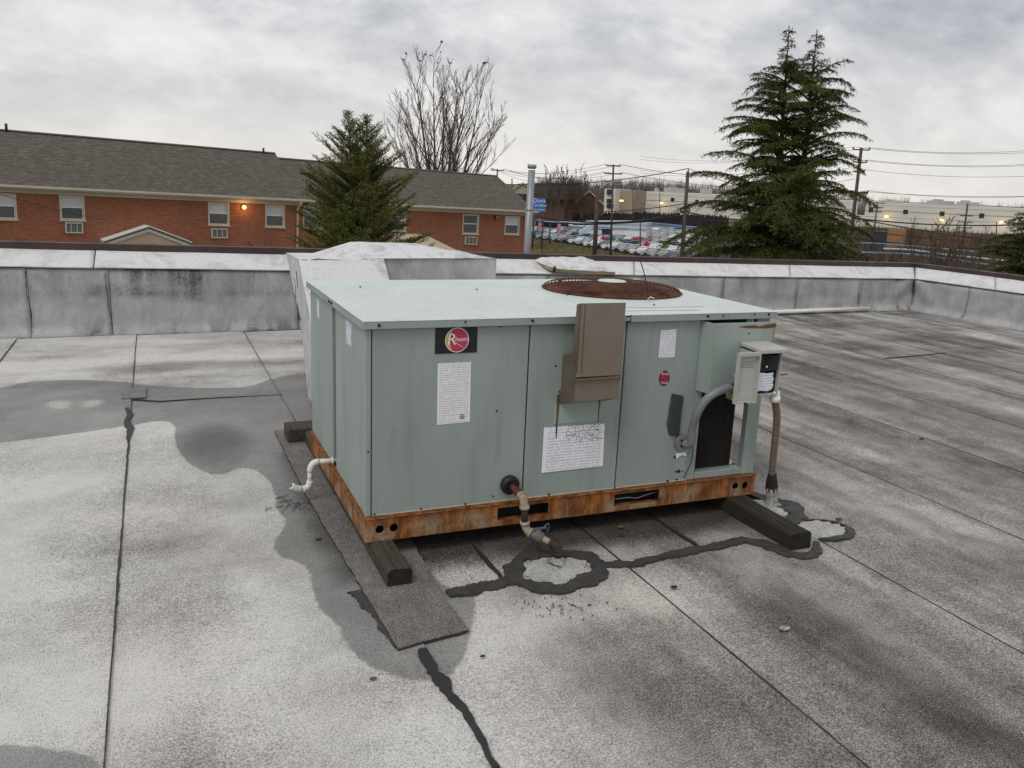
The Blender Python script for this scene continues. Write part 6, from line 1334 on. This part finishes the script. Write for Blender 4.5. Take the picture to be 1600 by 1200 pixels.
# freight containers and tank right of the cedar
M['rustor'] = mat('orange_container', (.36, .20, .075), .8, 0, .35, .6); M['rustbr'] = mat('brown_container', (.20, .10, .06), .85, 0, .35, .5); M['darktank'] = mat('dark_container', (.045, .05, .06), .6)
for px0, px1, y0, y1, D, mt, lb in ((1388, 1416, 358, 375, 176, 'rustor', 'orange freight container right of the tall cedar'), (1443, 1518, 362, 378, 186, 'rustbr', 'long brown freight container behind the bare shrubs'), (1366, 1387, 361, 377, 180, 'darktank', 'dark freight container touching the orange one')):
    a, c = at(px0, y0, D), at(px1, y0+ (px1-px0)*.04, D); u = Vector((c.x-a.x, c.y-a.y, 0)); Lc = u.length; u = u.normalized(); nn = Vector((-u.y, u.x, 0)); z0_ = float(gz(a.x, a.y)); z1_ = a.z
    f = thing('freight_container', lb, 'container', ((a.x+c.x)/2, (a.y+c.y)/2, z0_)); b = MB(); b.prism([Vector((a.x, a.y, z0_)), Vector((c.x, c.y, z0_)), Vector((c.x, c.y, z1_)), Vector((a.x, a.y, z1_))], nn*2.5); b.build('container_body', M[mt], f)
    for k in range(int(Lc/.6)): b = MB(); q = Vector((a.x, a.y, 0))+u*(.3+k*.6)-nn*.002; b.prism([q+Vector((0, 0, z0_+.1)), q+u*.3+Vector((0, 0, z0_+.1)), q+u*.3+Vector((0, 0, z1_-.1)), q+Vector((0, 0, z1_-.1))], -nn*.06); b.build('corrugation', M[mt], f)
# pennant strings
M['penb'] = mat('blue_pennant', (.10, .26, .55), .6, 0, .4, 2, c2=(.30, .42, .60)); M['penw'] = mat('white_pennant', (.74, .75, .76), .6)
def pennants(P, D, mt, lb, n=150, sz=.17):
    pts = spline([at(x, y, D+(x-P[0][0])*.02) for x, y in P], 8); f = thing('pennant_string', lb, 'bunting', tuple(pts[0]), group='pennant strings by the lot'); b = MB(); b.tube(pts, .03, 4); b.build('cord', M['cable'], f)
    b = MB(); tot = len(pts)-1
    for k in range(n):
        t = k/n*tot; i = int(t); q = pts[i].lerp(pts[i+1], t-i); d = (pts[i+1]-pts[i]).normalized()*sz; b.prism([q, q+d, q+d*.5+Vector((0, 0, -sz*1.25))], Vector((.01, .02, 0)))
    b.build('pennants', M[mt], f, kind='stuff')
pennants([(1330,377),(1400,380),(1450,384),(1500,389),(1560,395)], 95, 'penb', 'blue pennant string, highest of the strings right of the tall cedar'); pennants([(1380,386),(1430,389),(1480,396),(1540,402),(1585,407)], 92, 'penw', 'white pennant string between two blue ones'); pennants([(1345,392),(1420,395),(1480,402),(1530,409),(1570,415)], 90, 'penb', 'blue pennant string, lowest of the strings right of the tall cedar')
pennants([(836,342),(880,347),(925,350),(1010,352),(1110,357)], 120, 'penb', 'blue pennant string crossing in front of the office trailer', 140, .15)
for px, y, D, lb in ((1413, 404, 118, 'pale car among brush below the orange container'), (1466, 396, 124, 'white car among brush beneath the bare shrub')):
    p = at(px, y, D); c = link('parked_car', joined['white'], None, (p.x, p.y, float(gz(p.x, p.y))+.05)); c.rotation_euler = (0, 0, .9); tag(c, lb, 'car')

# ---------------------------------------------------------------- poles, lamp and wires
def pole(px, y0, y1, D, r, label, arms=(), group='utility poles', mt='pole'):
    t, q = at(px[0], y0, D), at(px[1], y1, D); g = float(gz(q.x, q.y)); b0 = t+(q-t)*((g-t.z)/(q.z-t.z)); o = thing('utility_pole', label, 'pole', tuple(b0), group=group); b = MB(); b.tube([b0, t], [r, r*.72], 10); b.build('post', M[mt], o); ends = {}
    hx2 = Vector((RGT0.x, RGT0.y, 0))
    for k, (y, half, ang_, ins) in enumerate(arms):
        f = (y-y0)/(y1-y0); c = t.lerp(q, f); u = (hx2*math.cos(ang_)+Vector((-hx2.y, hx2.x, 0))*math.sin(ang_)); a0, a1 = c-u*half, c+u*half
        b = MB(); b.tube([a0, a1], .085 if half > .8 else .05, 6); ca = b.build('crossarm', M[mt], o)
        for s in ins:
            e_ = c+u*half*s; b = MB(); b.tube([e_, e_+Vector((0, 0, .20))], [.05, .08], 6); b.build('insulator', M['ins'], ca); ends[(k, s)] = e_+Vector((0, 0, .20))
    return o, t, b0, ends
p1o, p1t, p1b, e1 = pole((958.5, 954), 257, 395, 120, .17, 'utility pole with three crossarms and a round transformer beside the street lamp', [(259, 1.0, 0, (-1, 1)), (271, 1.25, 0, (-1, -.5, 1)), (283, 1.15, 0, (-1, ))])
tp_ = at(967, 286, 119.6); b = MB(); b.tube([tp_+Vector((0, 0, .30)), tp_+Vector((0, 0, .2)), tp_+Vector((0, 0, -.35)), tp_+Vector((0, 0, -.5))], [.25, .46, .46, .3], 12); b.build('transformer', M['galv'], p1o, smooth=True)
p2o, p2t, p2b, e2 = pole((1075, 1066), 268, 390, 60, .155, 'leaning brown utility pole just left of the two-topped cedar', [(330, .35, .3, (-1, 1))])
b = MB(); b.tube([p2t, p2t+Vector((.05, 0, .2))], .05, 6); b.build('pole_top_pin', M['ins'], p2o)
p3o, p3t, p3b, e3 = pole((1346, 1330), 231, 365, 75, .17, 'tall leaning utility pole behind the right side of the two-topped cedar', [(234, .65, 0, (-1, 1)), (253, .55, 0, (-1, 1)), (268, .45, 0, (1, )), (300, .95, 0, (1, ))])
q = at(1347, 318, 74.6); b = MB(); b.tube([q+Vector((0, 0, -.9)), q+Vector((0, 0, .75))], .30, 12); b.build('transformer', M['galv'], p3o)
p4o, p4t, _, e4 = pole((1371, 1366), 316, 358, 170, .15, 'slim utility pole with small crossarms in front of the warehouse right of the tall cedar', [(317, 1.3, 0, (-1, 1)), (324, 1.1, 0, (-1, 1)), (331, 1.0, 0, (1, ))])
p5o, p5t, _, e5 = pole((1512, 1506), 318, 366, 165, .20, 'utility pole with a double post in front of the warehouse near the cut-off cedar', [(337, 1.1, 0, (-1, 1)), (347, 1.2, 0, (-1, 1)), (356, 1.2, 0, (-1, 1))])
p6o, p6t, _, e6 = pole((777, 777), 264, 300, 150, .17, 'utility pole with one crossarm showing over the brick building ridge', [(266, 1.1, 0, (-1, 1))])
for px, y0, y1, D, lb in ((989, 295, 345, 200, 'thin dark pole in front of the tan office wing'), (1031, 301, 340, 220, 'thin dark pole in front of the left end of the warehouse'), (1000.5, 346, 388, 140, 'thin dark pole at the right end of the office trailer'), (859, 333, 366, 150, 'thin dark pole among the cars beside the feather flags'), (1557, 346, 366, 190, 'thin dark pole in front of the warehouse by the cut-off cedar'), (800, 279, 300, 140, 'short dark post above the right end of the brick building roof')):
    pole((px, px), y0, y1, D, .13, lb, (), 'thin poles in the distance')
# street lamp
lt, lb_ = at(934, 291, 108), at(929, 398, 108); g = float(gz(lb_.x, lb_.y)); l0 = lt+(lb_-lt)*((g-lt.z)/(lb_.z-lt.z)); lamp = thing('street_lamp', 'street lamp on a dark post with a long arm reaching up to the right', 'street lamp', tuple(l0))
b = MB(); b.tube([l0, lt], [.30, .24], 10); b.build('post', M['pole'], lamp)
b = MB(); b.tube(spline([at(934, 299, 108), at(939, 294, 108), at(950, 286.5, 108), at(960, 283.5, 108)]), .10, 8); b.build('arm', M['galv'], lamp)
q = at(966, 284, 108); b = MB(); b.sphere(q, .42, (1.35, .9, .55), 12, 8); b.build('lamp_head', M['galv'], lamp, smooth=True)
_used = {}
def wire(a, c, sag, label, r=.02, n=16):
    _used[label] = _used.get(label, 0)+1; u_ = _used[label]
    if u_ > 1: label = f'{label}, {_O[u_-1]} from top'
    a, c = Vector(a), Vector(c); b = MB(); b.tube([a.lerp(c, k/n)-Vector((0, 0, 4*sag*(k/n)*(1-k/n))) for k in range(n+1)], r, 4, cap=False); return b.build('overhead_wire', M['cable'], label=label, cat='power line', group='overhead power lines')
i = 0
for (k, s), e_ in e1.items():
    tgt = e6.get((0, s if s in (-1, 1) else 1), None); wire(e_, (tgt or p6t)+Vector((0, 0, .1*k)), 1.0+.3*k, 'thin power line from the three-armed pole left over the brick roof', .022)
wire(p2t+Vector((0, 0, .2)), at(760, 286, 66), .5, 'dark cable from the leaning pole top left to behind the brick roof', .028); wire(p2t+Vector((0, 0, .2)), at(1300, 318, 70), .4, 'dark cable from the leaning pole top into the tall cedar', .02)
wire(e1[(0, 1)], at(1330, 262, 140), 1.6, 'thin power line from the three-armed pole right behind the tall cedar', .03); wire(e1[(1, 1)], at(1335, 280, 140), 1.6, 'thin power line from the middle crossarm right behind the tall cedar', .03)
for (k, s), y2 in (((0, 1), 226), ((0, -1), 231), ((1, 1), 248), ((1, -1), 252), ((2, 1), 268), ((3, 1), 300)):
    if (k, s) in e3: wire(e3[(k, s)], at(1700, y2, 80), .5, 'thin power line from the tall leaning pole off to the right' , .013); wire(e3[(k, s)], at(1000, y2+18, 110), .8, 'thin power line from the tall leaning pole left behind the cedar', .013)
wire(at(1348, 299, 75), at(1700, 303, 80), .3, 'lower thin power line from the transformer pole to the right', .016)
for y0, y1, r in ((341, 344, .05), (358, 377, .035), (372, 384, .045)):
    wire(at(1336, y0, 75), at(1700, y1, 82), .5, 'thick black cable from the tall leaning pole off to the right', r)
wire(at(1342, 342, 75), at(1590, 380, 78), .15, 'thick black cable slanting down right from the tall leaning pole', .045)
for (y0, xe, ye, r, sg) in ((318, 880, 330, .03, .25), (331, 895, 351, .04, .25), (336, 840, 338, .055, .5), (340, 838, 346, .05, .3)):
    wire(at(1071, y0, 60), at(xe, ye, 72), sg, 'thick black cable from the leaning pole left over the car lot', r)
for (y0, ye, r) in ((318, 330, .02), (331, 345, .04), (338, 350, .04)): wire(at(1071, y0, 60), at(1200, ye, 60), .15, 'thick black cable from the leaning pole right into the cedar', r)
wire(at(-40, 291, 38), at(170, 345, 40), .1, 'thin pale service line crossing the left windows of the brick building', .010)
